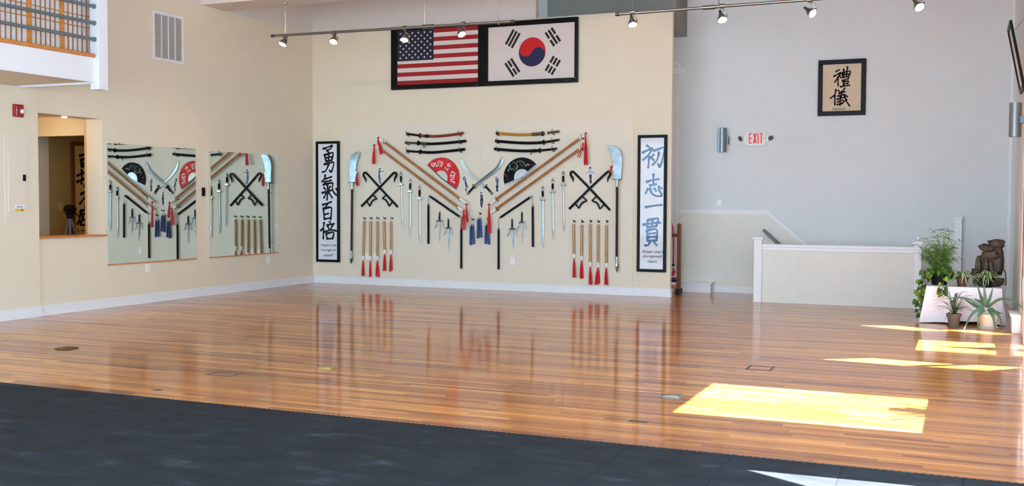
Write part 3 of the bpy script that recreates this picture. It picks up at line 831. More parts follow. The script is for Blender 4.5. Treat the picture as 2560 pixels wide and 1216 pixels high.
S2 = [
    [(6.615, 2.527), (6.662, 2.498)], [(6.544, 2.407), (6.635, 2.447), (6.714, 2.482)], [(6.714, 2.481), (6.651, 2.370), (6.552, 2.286)], [(6.658, 2.342), (6.655, 2.249), (6.646, 2.152)], [(6.742, 2.376), (6.687, 2.331)], [(6.694, 2.328), (6.745, 2.278)],
    [(6.733, 2.436), (6.817, 2.460), (6.914, 2.482), (6.893, 2.311), (6.849, 2.171), (6.815, 2.222)], [(6.829, 2.414), (6.798, 2.285), (6.717, 2.200)],
    [(6.737, 2.053), (6.739, 1.868)], [(6.617, 1.919), (6.727, 1.951), (6.834, 1.965)], [(6.672, 1.858), (6.793, 1.881)], [(6.647, 1.807), (6.604, 1.723)], [(6.682, 1.816), (6.708, 1.737), (6.787, 1.686), (6.882, 1.696), (6.824, 1.802)], [(6.752, 1.812), (6.788, 1.767)], [(6.824, 1.840), (6.883, 1.810)],
    [(6.601, 1.497), (6.748, 1.523), (6.890, 1.538)],
    [(6.644, 1.280), (6.730, 1.300), (6.823, 1.311), (6.810, 1.237), (6.797, 1.183)], [(6.647, 1.275), (6.635, 1.166)], [(6.566, 1.204), (6.710, 1.228), (6.867, 1.243)], [(6.735, 1.291), (6.721, 1.167)], [(6.635, 1.164), (6.802, 1.183)],
    [(6.638, 1.111), (6.642, 0.938)], [(6.642, 1.111), (6.803, 1.124), (6.800, 0.941)], [(6.651, 1.052), (6.783, 1.067)], [(6.652, 0.996), (6.784, 1.008)], [(6.642, 0.938), (6.800, 0.946)], [(6.693, 0.929), (6.658, 0.864), (6.600, 0.860)], [(6.754, 0.930), (6.806, 0.860)]]
scroll('framed_scroll', 6.465, 6.965, 0.415, 2.70, 'tall black framed calligraphy scroll at the right end of the back wall, characters tinted with blue glare', S2, 0.044, INKGLARE,
    [('Attain one\'s', (6.544, 0.723)[0], (6.926, 0.786)[0], (6.736, 0.732)[1], (6.735, 0.784)[1]), ('(original)', (6.573, 0.649)[0], (6.900, 0.706)[0], (6.737, 0.648)[1], (6.736, 0.702)[1]), ('object.', (6.646, 0.561)[0], (6.818, 0.615)[0], (6.737, 0.559)[1], (6.737, 0.615)[1])])

# picture on the grey wall
px0, px1, pz0, pz1 = 9.205, 9.97, 3.04, 3.97
t = thing('framed_picture', 'small black framed calligraphy on tan paper on the grey wall', 'framed picture', ((px0 + px1) / 2, YG, pz0))
frame_mb(px0, px1, pz0, pz1, 0.075, YG - 0.05, YG - 0.001).build('frame', mat('dark_walnut_frame', (20, 15, 13), 0.4, spec=0.15), t, bevel=0.006)
m = MB().box(px0 + 0.07, px1 - 0.07, YG - 0.03, YG - 0.02, pz0 + 0.07, pz1 - 0.07)
m.use(1)
for s in (
    [(9.488, 3.774), (9.546, 3.803)], [(9.456, 3.694), (9.517, 3.727), (9.566, 3.755)], [(9.564, 3.753), (9.527, 3.676), (9.470, 3.595)], [(9.523, 3.686), (9.528, 3.533)], [(9.546, 3.704), (9.577, 3.664)],
    [(9.612, 3.811), (9.624, 3.701)], [(9.674, 3.846), (9.659, 3.700)], [(9.588, 3.747), (9.654, 3.764), (9.717, 3.773), (9.717, 3.736), (9.688, 3.669)], [(9.588, 3.744), (9.603, 3.663)], [(9.603, 3.710), (9.697, 3.729)], [(9.603, 3.671), (9.688, 3.684)],
    [(9.590, 3.619), (9.698, 3.649)], [(9.609, 3.599), (9.615, 3.559)], [(9.612, 3.596), (9.689, 3.610), (9.676, 3.562)], [(9.610, 3.560), (9.679, 3.570)], [(9.616, 3.554), (9.634, 3.526)], [(9.563, 3.519), (9.634, 3.529), (9.714, 3.541)],
    [(9.495, 3.479), (9.477, 3.393), (9.404, 3.331)], [(9.477, 3.393), (9.483, 3.215)], [(9.531, 3.462), (9.568, 3.419)], [(9.636, 3.495), (9.602, 3.442)], [(9.541, 3.405), (9.643, 3.438)], [(9.523, 3.364), (9.634, 3.392)], [(9.590, 3.443), (9.582, 3.345)], [(9.512, 3.311), (9.648, 3.345)], [(9.570, 3.365), (9.563, 3.208)], [(9.520, 3.268), (9.619, 3.297)], [(9.516, 3.222), (9.601, 3.249)], [(9.629, 3.387), (9.662, 3.283), (9.720, 3.193)], [(9.671, 3.307), (9.587, 3.232)], [(9.655, 3.372), (9.682, 3.346)]):
    brush(m, s, 0.030, YG - 0.0312, YG - 0.0302)
write_on(m, 'Manner', (9.436, 3.133)[0], (9.670, 3.160)[0], (9.546, 3.125)[1], (9.545, 3.172)[1], YG - 0.0305, shear=0.4, slope=0.004)
m.build('scroll_paper', [PAPERTAN, INKDARK], t, label='tan paper with two black brush characters and a small caption')
# ================================================================== weapons on the board
YB = -0.012         # face of the board
def v3(p, y): return (p[0], y, p[1])
def lerp(a, b, t): return tuple(a[i] + (b[i] - a[i]) * t for i in range(len(a)))

def big_hook(x, z, label):
    m = MB().tube([(x, YB, z - 0.035), (x, YB - 0.08, z - 0.038), (x, YB - 0.095, z - 0.02), (x - 0.004, YB - 0.1, z + 0.035), (x + 0.004, YB - 0.1, z + 0.055)], 0.006, 8)
    m.lathe([(0.0, -0.004), (0.014, -0.004), (0.016, 0.0)], (x, YB, z - 0.035), 10, 'y')
    tag(m.build('wall_hook', STEELD, smooth=True), label, 'hook', 'dark wall hooks for the weapons')

def katana(label, handle, scab, mats, hooks, who, extra=None, band=None):
    """handle: points butt -> guard, scab: points guard -> end, all on the wall"""
    mh, ms = mats[:2]
    y = YB - 0.055
    t = thing('katana', label, 'sword', v3(scab[0], YB), 'curved swords in two stacks')
    hp = catmull([v3(p, y) for p in handle], 5); sp = catmull([v3(p, y) for p in scab], 6)
    MB().tube(hp, [0.021] + [0.0195] * (len(hp) - 2) + [0.021], 12).build('handle', mh, t, smooth=True)
    MB().tube(sp, [0.025] * (len(sp) - 1) + [0.022], 12).build('scabbard', ms, t, smooth=True)
    d = (Vector(sp[1]) - Vector(sp[0])).normalized(); o = Vector(sp[0])
    MB().tube([o - d * 0.012, o + d * 0.002], 0.044, 18).build('guard', BLACKM, t)
    e = Vector(hp[0]); d2 = (Vector(hp[1]) - e).normalized()
    MB().tube([e - d2 * 0.004, e + d2 * 0.03], 0.0235, 12).build('pommel_cap', STEELD, t)
    e = Vector(sp[-1]); d3 = (e - Vector(sp[-2])).normalized()
    MB().tube([e - d3 * 0.05, e + d3 * 0.004], 0.0255, 12).build('end_cap', mats[2] if len(mats) > 2 else ms, t)
    if band:
        a, b, bm, cords = band
        seg = [p for p in sp[a:b + 1]]
        MB().tube(seg, 0.0295, 12).build('cord_wrap', bm, t, smooth=True)
        if cords:
            m = MB()
            for (p, q) in cords:
                m.tube([v3(p, y - 0.02), v3(lerp(p, q, 0.6), y - 0.022), v3(q, y - 0.02)], [0.006, 0.006, 0.011], 6)
            m.build('hanging_cord', bm, t)
    if extra:
        for (a, b, em) in extra:
            MB().tube(hp[a:b + 1], 0.0235, 12).build('handle_wrap', em, t)
    for p, side in hooks:
        big_hook(p[0], p[1], 'dark wall hook under %s, %s' % (who, side))
katana('red-brown scabbard sword, top of the left stack of three', [(2.093, 2.815), (2.230, 2.793), (2.363, 2.776)], [(2.369, 2.774), (2.528, 2.762), (2.703, 2.757), (2.969, 2.773), (3.238, 2.803)], (BLACKM, REDLAC), [((2.100, 2.815), 'handle end'), ((3.166, 2.792), 'scabbard end')], 'the red-brown sword', band=(4, 7, BLACKM, None))
katana('black sword with olive wrapped handle, middle of the left stack of three', [(2.059, 2.653), (2.189, 2.645), (2.328, 2.639)], [(2.333, 2.639), (2.488, 2.625), (2.676, 2.622), (2.969, 2.636), (3.285, 2.661)], (OLIVE, BLACK), [((2.110, 2.650), 'handle end'), ((3.169, 2.654), 'scabbard end')], 'the olive-handled sword', band=(3, 7, OLIVE, [((2.437, 2.617), (2.439, 2.554)), ((2.450, 2.616), (2.474, 2.551))]))
katana('all-black sword, bottom of the left stack of three', [(2.086, 2.502), (2.230, 2.488), (2.369, 2.479)], [(2.374, 2.478), (2.529, 2.467), (2.703, 2.469), (2.969, 2.487), (3.265, 2.513)], (BLACKM, BLACK), [((2.100, 2.502), 'handle end'), ((3.178, 2.505), 'scabbard end')], 'the lowest left-stack sword')
katana('amber yellow scabbard sword with brown handle, top of the right stack of three', [(5.065, 2.792), (4.920, 2.778), (4.767, 2.761)], [(4.759, 2.760), (4.601, 2.753), (4.378, 2.749), (4.140, 2.763), (3.887, 2.787)], (BROWNW, GOLDLAC, BLACKM), [((4.956, 2.782), 'handle end'), ((3.912, 2.784), 'scabbard end')], 'the amber sword', band=(1, 7, BROWNW, None), extra=[(7, 8, WHITETAPE)])
katana('black sword with long straight handle, middle of the right stack of three', [(5.070, 2.648), (4.933, 2.629), (4.789, 2.611)], [(4.780, 2.610), (4.627, 2.602), (4.404, 2.605), (4.128, 2.624), (3.872, 2.650)], (BLACKM, BLACK), [((4.945, 2.631), 'handle end'), ((3.906, 2.646), 'scabbard end')], 'the middle right-stack sword')
katana('black sword with hanging cord, bottom of the right stack of three', [(5.025, 2.496), (4.873, 2.482), (4.716, 2.471)], [(4.708, 2.470), (4.590, 2.466), (4.379, 2.467), (4.116, 2.484), (3.852, 2.511)], (BLACKM, BLACK), [((4.958, 2.490), 'handle end'), ((3.911, 2.506), 'scabbard end')], 'the lowest right-stack sword', band=(4, 7, BLACKM, [((4.584, 2.455), (4.551, 2.400))]))

def tassel_mb(top, bot, spread, n=9, w=0.0075, y=YB - 0.05, knot=True):
    m = MB()
    for i in range(n):
        u = (i / (n - 1) - 0.5) * 2 if n > 1 else 0
        e = (bot[0] + u * spread + random.uniform(-0.005, 0.005), bot[1] + random.uniform(-0.012, 0.03))
        c = lerp(top, e, 0.5); yy = y + random.uniform(-0.014, 0.014)
        m.tube([v3(lerp(top, e, 0.0), y), (top[0] + u * spread * 0.4, yy, lerp(top, e, 0.25)[1]), (c[0] + u * spread * 0.25, yy, c[1]), v3(e, yy)], [w * 0.8, w, w, w], 5)
    if knot: m.sphere(v3(top, y), 0.022, 10, 6)
    return m

def staff(label, a, b, sleeve_a, sleeve_b, tassels, wmat, hooks, who):
    """a,b ends of the bare wood; sleeves run beyond them to the given points"""
    y = YB - 0.075
    t = thing('long_staff', label, 'staff', v3(lerp(a, b, 0.5), YB), 'long rattan staffs in a V')
    MB().tube([v3(lerp(a, b, k / 8), y) for k in range(9)], 0.0225, 12).build('shaft', wmat, t, smooth=True)
    for (p, q) in ((a, sleeve_a), (b, sleeve_b)):
        if q:
            MB().tube([v3(p, y), v3(q, y)], 0.029, 12).build('white_sleeve', WHITETAPE, t, smooth=True, label='white wrapped end')
    for tt in tassels:
        tassel_mb(*tt, y=y - 0.03).build('tassel', RED, t, smooth=True, label='red cloth tassel')
    for p, side in hooks:
        x, z = p
        m = MB().tube([(x, YB, z - 0.03), (x, YB - 0.10, z - 0.035), (x, YB - 0.112, z - 0.01), (x, YB - 0.112, z + 0.04)], 0.006, 8)
        m.lathe([(0.0, -0.004), (0.014, -0.004), (0.016, 0.0)], (x, YB, z - 0.03), 10, 'y')
        tag(m.build('wall_hook', STEELD, smooth=True), 'metal hook at the %s of %s' % (side, who), 'hook', 'dark wall hooks for the weapons')
staff('upper of the two brown staffs slanting down from the left, red tassels', (1.644, 2.660), (3.168, 1.635), (1.517, 2.744), (3.339, 1.527), [((1.517, 2.747), (1.585, 2.444), 0.02, 6), ((3.328, 1.527), (3.348, 1.210), 0.025, 6)], WOOD, [((1.629, 2.678), 'top end'), ((3.182, 1.625), 'bottom end')], 'the upper left staff')
staff('lower of the two brown staffs slanting down from the left, red tassels', (1.555, 2.534), (3.135, 1.481), (1.461, 2.599), (3.257, 1.407), [((1.428, 2.613), (1.416, 2.272), 0.03, 12), ((3.274, 1.407), (3.258, 1.060), 0.05, 6)], WOOD, [((1.535, 2.547), 'top end'), ((3.146, 1.471), 'bottom end')], 'the lower left staff')
staff('upper of the two brown staffs slanting down from the right, red tassels', (5.452, 2.661), (3.895, 1.622), (5.530, 2.718), (3.772, 1.534), [((5.571, 2.745), (5.575, 2.210), 0.028, 10), ((3.772, 1.527), (3.774, 1.020), 0.03, 9)], WOOD, [((5.496, 2.694), 'top end'), ((3.901, 1.627), 'bottom end')], 'the upper right staff')
staff('lower of the two brown staffs slanting down from the right, red tassels', (5.448, 2.481), (3.902, 1.453), (5.516, 2.531), (3.772, 1.375), [((5.521, 2.566), (5.444, 2.345), 0.008, 3)], WOOD, [((5.484, 2.507), 'top end'), ((3.907, 1.458), 'bottom end')], 'the lower right staff')

# ---- folding fans
def fan(label, pivot, rib_r, leaf_r, a0, a1, leaf_m, rib_m, guard_m, motif):
    y = YB - 0.03
    t = thing('folding_fan', label, 'fan', v3(pivot, YB), 'open folding fans')
    n = 26
    def at(r, a, dy=0.0): return (pivot[0] + r * math.cos(a), y + dy, pivot[1] + r * math.sin(a))
    A = [a0 + (a1 - a0) * i / n for i in range(n + 1)]
    m = MB()
    m.strip([at(rib_r * 0.98, a, 0.004 * (i % 2)) for i, a in enumerate(A)], [at(leaf_r, a, 0.007 * (i % 2)) for i, a in enumerate(A)])
    m.strip([at(rib_r * 0.98, a, 0.006 + 0.004 * (i % 2)) for i, a in enumerate(A)], [at(leaf_r, a, 0.006 + 0.007 * (i % 2)) for i, a in enumerate(A)])
    m.build('leaf', leaf_m, t)
    for i in range(13):
        a = a0 + (a1 - a0) * (i + 0.5) / 13; w = (a1 - a0) / 13 * 0.36
        MB().add([at(0.012, a - 0.4, -0.002), at(rib_r * 1.02, a - w, -0.003), at(rib_r * 1.02, a + w, -0.003), at(0.012, a + 0.4, -0.002), at(0.012, a - 0.4, 0.003), at(rib_r * 1.02, a - w, 0.003), at(rib_r * 1.02, a + w, 0.003), at(0.012, a + 0.4, 0.003)], [(0, 1, 2, 3), (4, 7, 6, 5), (0, 4, 5, 1), (2, 6, 7, 3), (1, 5, 6, 2), (0, 3, 7, 4)]).build('rib', rib_m, t)
    for a in (a0, a1):
        p, q = Vector(at(0.0, a, -0.004)), Vector(at(leaf_r, a, -0.004))
        MB().bar(p, q, 0.016, 0.01, (0, 1, 0)).build('guard_stick', guard_m if a == a1 or guard_m is not STEEL else leaf_m, t)
    MB().lathe([(0.0, -0.012), (0.012, -0.011), (0.012, 0.004)], (pivot[0], y, pivot[1]), 12, 'y').build('rivet', STEELD, t)
    motif(t, y - 0.006)
def red_motif(t, y):
    m = MB()
    k = [0]
    def s(pts, w):
        k[0] += 1; brush(m, pts, w * 0.85, y - 0.002 - 0.0001 * k[0], y)
    for pts, w in (
        ([(2.596, 2.274), (2.599, 2.233), (2.637, 2.211), (2.650, 2.256), (2.683, 2.244), (2.690, 2.210), (2.730, 2.237), (2.717, 2.285), (2.757, 2.308), (2.804, 2.278), (2.797, 2.219), (2.757, 2.219)], 0.022),
        ([(2.623, 2.268), (2.677, 2.279)], 0.014), ([(2.757, 2.267), (2.786, 2.249)], 0.018), ([(2.817, 2.296), (2.837, 2.266)], 0.008),
        ([(2.983, 2.099), (3.036, 2.104), (3.063, 2.063), (3.023, 2.039), (2.977, 2.063), (2.990, 2.010), (3.043, 2.004), (3.023, 1.968), (2.984, 1.980), (2.990, 1.939), (3.057, 1.933), (3.043, 1.903)], 0.022),
        ([(3.010, 2.128), (3.023, 2.093)], 0.01), ([(3.023, 2.028), (3.063, 2.027)], 0.014),
        ([(2.851, 2.189), (2.890, 2.194), (2.877, 2.159)], 0.013), ([(2.853, 2.165), (2.890, 2.180)], 0.01), ([(2.897, 2.159), (2.937, 2.170)], 0.012), ([(2.914, 2.170), (2.906, 2.129)], 0.01), ([(2.910, 2.159), (2.933, 2.132)], 0.01)):
        s(pts, w)
    c = (2.946, 2.235); r = 0.037
    m.add([(c[0] + r * math.cos(2 * PI * i / 28), y - 0.004, c[1] + r * math.sin(2 * PI * i / 28)) for i in range(28)], [tuple(range(28))])
    m.use(1)
    brush(m, [(2.937, 2.259), (2.977, 2.243), (2.950, 2.227), (2.928, 2.212)], 0.016, y - 0.0062, y - 0.005)
    m.build('painted_design', [mat('white_print', (232, 222, 222), 0.6), REDF], t, label='white printed dragons and yin-yang')
def black_motif(t, y):
    m = MB(); k = [0]
    def s(i, pts, w):
        k[0] += 1; m.use(i); brush(m, pts, w * 0.85, y - 0.002 - 0.0001 * k[0], y)
    s(0, [(4.105, 2.115), (4.143, 2.161), (4.193, 2.161), (4.231, 2.120)], 0.02)
    s(0, [(4.142, 2.207), (4.130, 2.161), (4.181, 2.138)], 0.022)
    s(0, [(4.256, 2.148), (4.287, 2.194), (4.262, 2.241), (4.293, 2.281), (4.355, 2.291), (4.405, 2.262), (4.424, 2.216)], 0.026)
    s(0, [(4.193, 2.253), (4.218, 2.276), (4.243, 2.252)], 0.02)
    s(0, [(4.331, 2.251), (4.368, 2.228)], 0.014)
    s(1, [(4.231, 2.206), (4.250, 2.149)], 0.014); s(1, [(4.280, 2.298), (4.303, 2.275)], 0.016); s(1, [(4.042, 2.063), (4.080, 2.023), (4.105, 2.028)], 0.014)
    s(2, [(4.443, 2.204), (4.480, 2.238), (4.499, 2.215)], 0.022); s(2, [(4.493, 2.227), (4.542, 2.226)], 0.008); s(2, [(4.105, 2.150), (4.108, 2.121)], 0.012)
    s(3, [(4.127, 2.230), (4.149, 2.178)], 0.014); s(3, [(4.155, 2.242), (4.158, 2.207)], 0.008); s(3, [(4.068, 1.959), (4.118, 1.970)], 0.006); s(3, [(4.169, 1.999), (4.194, 1.993)], 0.006); s(3, [(4.356, 2.205), (4.393, 2.211)], 0.006)
    m.build('painted_design', [mat('teal_print', (70, 120, 104), 0.6, var=0.3), mat('crimson_print', (176, 40, 50), 0.6), mat('salmon_print', (214, 130, 116), 0.6), mat('slate_print', (100, 120, 150), 0.6)], t, label='painted teal and red dragon')
def ang(p, q): return math.atan2(q[1] - p[1], q[0] - p[0])
pv = (2.782, 2.007); e0 = (3.079, 1.809); e1 = (2.495, 2.255)
fan('open red folding fan with white dragon print', pv, math.dist(pv, (2.911, 2.014)), math.dist(pv, (2.794, 2.385)) * 0.97, ang(pv, e0), ang(pv, e1), REDF, mat('silver_ribs', (196, 192, 180), 0.4, 0.5), mat('dark_guard', (60, 60, 58), 0.4, 0.5), red_motif)
pv = (4.367, 2.004); e0 = (4.651, 2.237); e1 = (4.024, 1.878)
fan('open black folding fan with painted dragon', pv, math.dist(pv, (4.221, 2.005)), math.dist(pv, (4.330, 2.361)) * 0.98, ang(pv, e0), ang(pv, e1) + 2 * PI, BLACKM, mat('bright_ribs', (198, 202, 206), 0.3, 0.7), mat('pale_blue_guard', (150, 170, 192), 0.35, 0.4), black_motif)

# ---- crossed broadswords
def broadsword(label, blade, grip, y, mtl):
    t = thing('broadsword', label, 'sword', v3(grip[0], YB), 'crossed broadswords')
    path = catmull(blade, 6); n = len(path) - 1
    ws = [0.05 + 0.03 * (i / n) for i in range(n + 1)]
    for i in range(n + 1):
        if i / n > 0.78: ws[i] = max(0.003, 0.076 * (1 - ((i / n - 0.78) / 0.22) ** 1.6))
    L, R = edges2d(path, ws)
    m = MB(); k = len(path)
    m.add([v3(p, y) for p in L] + [v3(p, y - 0.005) for p in path] + [v3(p, y) for p in R] + [v3(p, y + 0.004) for p in path],
          [f for i in range(k - 1) for f in ((i, i + 1, k + i + 1, k + i), (k + i, k + i + 1, 2 * k + i + 1, 2 * k + i), (2 * k + i, 2 * k + i + 1, 3 * k + i + 1, 3 * k + i), (3 * k + i, 3 * k + i + 1, i + 1, i))])
    m.build('blade', mtl, t)
    gp = catmull([v3(p, y) for p in grip], 4)
    MB().tube(gp, [0.018, 0.02] + [0.019] * (len(gp) - 3) + [0.022], 10).build('handle', BLACKM, t, smooth=True)
    o = Vector(gp[0]); d = (Vector(gp[1]) - o).normalized()
    MB().tube([o - d * 0.02, o - d * 0.008, o + d * 0.006], [0.03, 0.052, 0.046], 16).build('guard', CHROME, t, smooth=True)
    o = Vector(gp[-1]); d = (o - Vector(gp[-2])).normalized()
    MB().tube([o - d * 0.045, o, o + d * 0.008], [0.024, 0.026, 0.018], 12).build('pommel', CHROME, t, smooth=True)
broadsword('curved broadsword pointing up left, behind the other of the crossed pair', [(3.663, 1.843), (3.521, 1.955), (3.378, 2.067), (3.253, 2.197), (3.167, 2.378)], [(3.663, 1.847), (3.728, 1.785), (3.790, 1.715)], YB - 0.02, mat('dull_blade', (176, 182, 176), 0.35, 0.9))
broadsword('curved broadsword pointing up right, in front of the other of the crossed pair', [(3.443, 1.844), (3.579, 1.943), (3.714, 2.036), (3.877, 2.151), (3.965, 2.267), (3.998, 2.370)], [(3.446, 1.847), (3.378, 1.779), (3.316, 1.711)], YB - 0.034, STEEL)

# ---- hook swords
def hook_sword(label, shaft, guard, y):
    t = thing('hook_sword', label, 'sword', v3(shaft[-1], YB), 'black hook swords in crossed pairs')
    path = catmull(shaft[:-2], 7)[:-1] + [tuple(shaft[-2]), tuple(shaft[-1])]
    n = len(path)
    ws = [0.008 + 0.03 * min(1, i / 9) for i in range(n)]
    L, R = edges2d(path, ws)
    MB().slab(L, R, y - 0.006, y + 0.006).build('blade', BLACKM, t)
    a, b, c, d, e = guard
    p = [a, b]; L, R = edges2d(p, [0.026, 0.022]); m = MB().slab(L, R, y - 0.006, y + 0.006)
    L, R = edges2d(catmull([b, c, d], 6), [0.02, 0.024, 0.026, 0.028, 0.03, 0.03, 0.03, 0.028, 0.028, 0.026, 0.024, 0.02, 0.016][:13]); m.slab(L, R, y - 0.0065, y + 0.0065)
    L, R = edges2d([d, e], [0.018, 0.026]); m.slab(L, R, y - 0.007, y + 0.007)
    m.build('crescent_guard', BLACKM, t)
    s0, s1 = shaft[-2], shaft[-1]
    g0 = lerp(s0, s1, 0.55); MB().tube([v3(g0, y), v3(lerp(s0, s1, 0.98), y)], 0.02, 8).build('grip', BLACKM, t)
def hookpair(T, side):
    hook_sword('black hook sword of the %s crossed pair, hook at its upper left' % side, T[0], T[1], YB - 0.022)
    hook_sword('black hook sword of the %s crossed pair, hook at its upper right' % side, T[2], T[3], YB - 0.04)
hookpair(([(1.199, 1.934), (1.193, 1.989), (1.153, 2.045), (1.153, 2.094), (1.192, 2.111), (1.234, 2.081), (1.298, 2.020), (1.496, 1.829), (1.880, 1.471)], [(1.625, 1.683), (1.549, 1.630), (1.636, 1.589), (1.698, 1.482), (1.759, 1.561)],
          [(1.818, 1.926), (1.826, 1.993), (1.857, 2.047), (1.853, 2.090), (1.818, 2.105), (1.776, 2.078), (1.707, 2.015), (1.503, 1.829), (1.109, 1.476)], [(1.372, 1.682), (1.445, 1.621), (1.354, 1.584), (1.293, 1.479), (1.234, 1.565)]), 'left')
hookpair(([(5.316, 1.924), (5.316, 1.980), (5.277, 2.042), (5.279, 2.088), (5.315, 2.099), (5.351, 2.070), (5.418, 2.008), (5.627, 1.805), (5.989, 1.443)], [(5.738, 1.671), (5.661, 1.603), (5.756, 1.559), (5.807, 1.459), (5.871, 1.532)],
          [(5.945, 1.920), (5.955, 1.983), (5.989, 2.039), (5.989, 2.083), (5.954, 2.094), (5.916, 2.067), (5.855, 2.014), (5.627, 1.811), (5.256, 1.458)], [(5.498, 1.670), (5.578, 1.603), (5.487, 1.558), (5.433, 1.467), (5.373, 1.546)]), 'right')

# ---- straight swords
def straight_sword(label, pom, h0, h1, gz, gx0, gx1, tip, w):
    y = YB - 0.03
    t = thing('straight_sword', label, 'sword', v3(tip, YB), 'straight swords hanging point down')
    MB().tube([v3(h0, y), v3(lerp(h0, h1, 0.5), y), v3(h1, y)], [0.015, 0.021, 0.016], 12).build('handle', BLACKM, t, smooth=True)
    m = MB().sphere(v3(pom, y), 0.024, 12, 8, (1, 0.7, 1.0)); m.tube([v3(pom, y), v3((pom[0], pom[1] + 0.05), y)], [0.012, 0.005], 8); m.tube([v3(pom, y), v3(h0, y)], 0.013, 8)
    m.build('pommel', CHROME, t, smooth=True)
    gc = ((gx0 + gx1) / 2, gz)
    m = MB().slab([(gx0, gz + 0.012), (gc[0] - 0.02, gz + 0.016), (gc[0], gz + 0.032), (gc[0] + 0.02, gz + 0.016), (gx1, gz + 0.012)], [(gx0, gz - 0.012), (gc[0] - 0.02, gz - 0.016), (gc[0], gz - 0.02), (gc[0] + 0.02, gz - 0.016), (gx1, gz - 0.012)], y - 0.018, y + 0.014)
    m.build('guard', CHROME, t, bevel=0.003)
    path = [lerp((gc[0], gz - 0.02), tip, k / 10) for k in range(11)]
    ws = [w] * 9 + [w * 0.8, 0.002]
    L, R = edges2d(path, ws); k = 11
    MB().add([v3(p, y) for p in L] + [v3(p, y - 0.006) for p in path] + [v3(p, y) for p in R] + [v3(p, y + 0.006) for p in path],
             [f for i in range(k - 1) for f in ((i, i + 1, k + i + 1, k + i), (k + i, k + i + 1, 2 * k + i + 1, 2 * k + i), (2 * k + i, 2 * k + i + 1, 3 * k + i + 1, 3 * k + i), (3 * k + i, 3 * k + i + 1, i + 1, i))]).build('blade', STEEL, t)
    x, z = gc[0], gz
    m = MB()
    for s in (-1, 1):
        m.tube([(x + s * 0.03, YB, z - 0.02), (x + s * 0.03, YB - 0.06, z - 0.02)], 0.004, 6)
    tag(m.build('wall_peg', STEELD), 'wall pegs under the %s' % label.split(' hanging')[0], 'peg', 'small pegs under the straight swords')
straight_sword('leftmost and highest straight sword of the left three hanging point down', (1.950, 2.084), (1.950, 2.048), (1.953, 1.931), (1.953, 1.891)[1], (1.906, 1.891)[0], (2.002, 1.891)[0], (1.982, 1.046), 0.024)
straight_sword('middle straight sword of the left three hanging point down', (2.146, 1.956), (2.147, 1.913), (2.141, 1.797), (2.141, 1.759)[1], (2.089, 1.759)[0], (2.193, 1.759)[0], (2.133, 0.911), 0.032)
straight_sword('rightmost and lowest straight sword of the left three hanging point down', (2.339, 1.829), (2.339, 1.794), (2.339, 1.670), (2.339, 1.627)[1], (2.287, 1.627)[0], (2.396, 1.628)[0], (2.343, 0.780), 0.032)
straight_sword('leftmost and lowest straight sword of the right three hanging point down', (4.760, 1.816), (4.760, 1.776), (4.761, 1.665), (4.761, 1.623)[1], (4.710, 1.622)[0], (4.815, 1.623)[0], (4.766, 0.778), 0.032)
straight_sword('middle straight sword of the right three hanging point down', (4.945, 1.946), (4.945, 1.901), (4.946, 1.796), (4.946, 1.756)[1], (4.898, 1.756)[0], (4.994, 1.756)[0], (4.960, 0.911), 0.028)
straight_sword('rightmost and highest straight sword of the right three hanging point down', (5.139, 2.070), (5.139, 2.033), (5.140, 1.921), (5.140, 1.881)[1], (5.098, 1.881)[0], (5.188, 1.881)[0], (5.154, 1.040), 0.026)

# ---- glaives
def glaive(label, outline, guard, sock, shaft, tail, tass, y=YB - 0.08):
    t = thing('long_glaive', label, 'polearm', v3(tail, YB), 'broad bladed polearms')
    m = MB().prism(outline, y - 0.006, y + 0.006)
    m.build('blade', STEEL, t, bevel=0.004)
    gl, gr = guard
    c = lerp(gl, gr, 0.5)
    MB().lathe([(0.0, -0.008), (abs(gr[0] - gl[0]) / 2, -0.006), (abs(gr[0] - gl[0]) / 2, 0.006), (0.0, 0.008)], (c[0], y, c[1]), 18).build('guard', STEELD, t)
    MB().tube([v3(c, y), v3(sock, y)], [0.026, 0.022], 12).build('socket', CHROME, t, smooth=True)
    MB().tube([v3(sock, y), v3(shaft, y)], 0.021, 12).build('shaft', WOODD, t, smooth=True)
    d = (tail[1] - shaft[1])
    p1 = lerp(shaft, tail, 0.45)
    m = MB().tube([v3(shaft, y), v3(p1, y)], [0.024, 0.02], 12)
    m.tube([v3(p1, y), v3(lerp(shaft, tail, 0.6), y), v3(lerp(shaft, tail, 0.85), y), v3(tail, y)], [0.03, 0.034, 0.02, 0.002], 6)
    m.build('butt_spike', CHROME, t)
    tassel_mb(tass[0], tass[1], tass[2], tass[3], y=y - 0.012).build('tassel', RED, t, smooth=True, label='red tassel')
    for z in (lerp(sock, shaft, 0.06), lerp(sock, shaft, 0.9)):
        x = z[0]
        m = MB().tube([(x - 0.03, YB, z[1]), (x - 0.03, YB - 0.09, z[1]), (x + 0.035, YB - 0.09, z[1])], 0.005, 6)
        tag(m.build('wall_hook', STEELD), 'thin hook at the %s shaft end of the %s' % ('upper' if z[1] > 1.5 else 'lower', label.split(',')[0].replace(' of the board', '')), 'hook', 'thin hooks of the polearms')
glaive('broad bladed polearm at the left end of the board, blade curving right', [(1.107, 2.500), (1.035, 2.498), (0.992, 2.483), (0.934, 2.435), (0.895, 2.367), (0.877, 2.306), (0.864, 2.267), (0.875, 2.158), (0.880, 1.933), (0.998, 1.928), (1.007, 2.009), (1.030, 2.070), (1.053, 2.126), (1.013, 2.134), (1.022, 2.218), (1.042, 2.304), (1.078, 2.402), (1.107, 2.463)],
       ((0.851, 1.923), (1.015, 1.922)), (0.935, 1.799), (0.919, 0.646), (0.909, 0.390), ((1.053, 2.080), (1.058, 1.860), 0.022, 10))
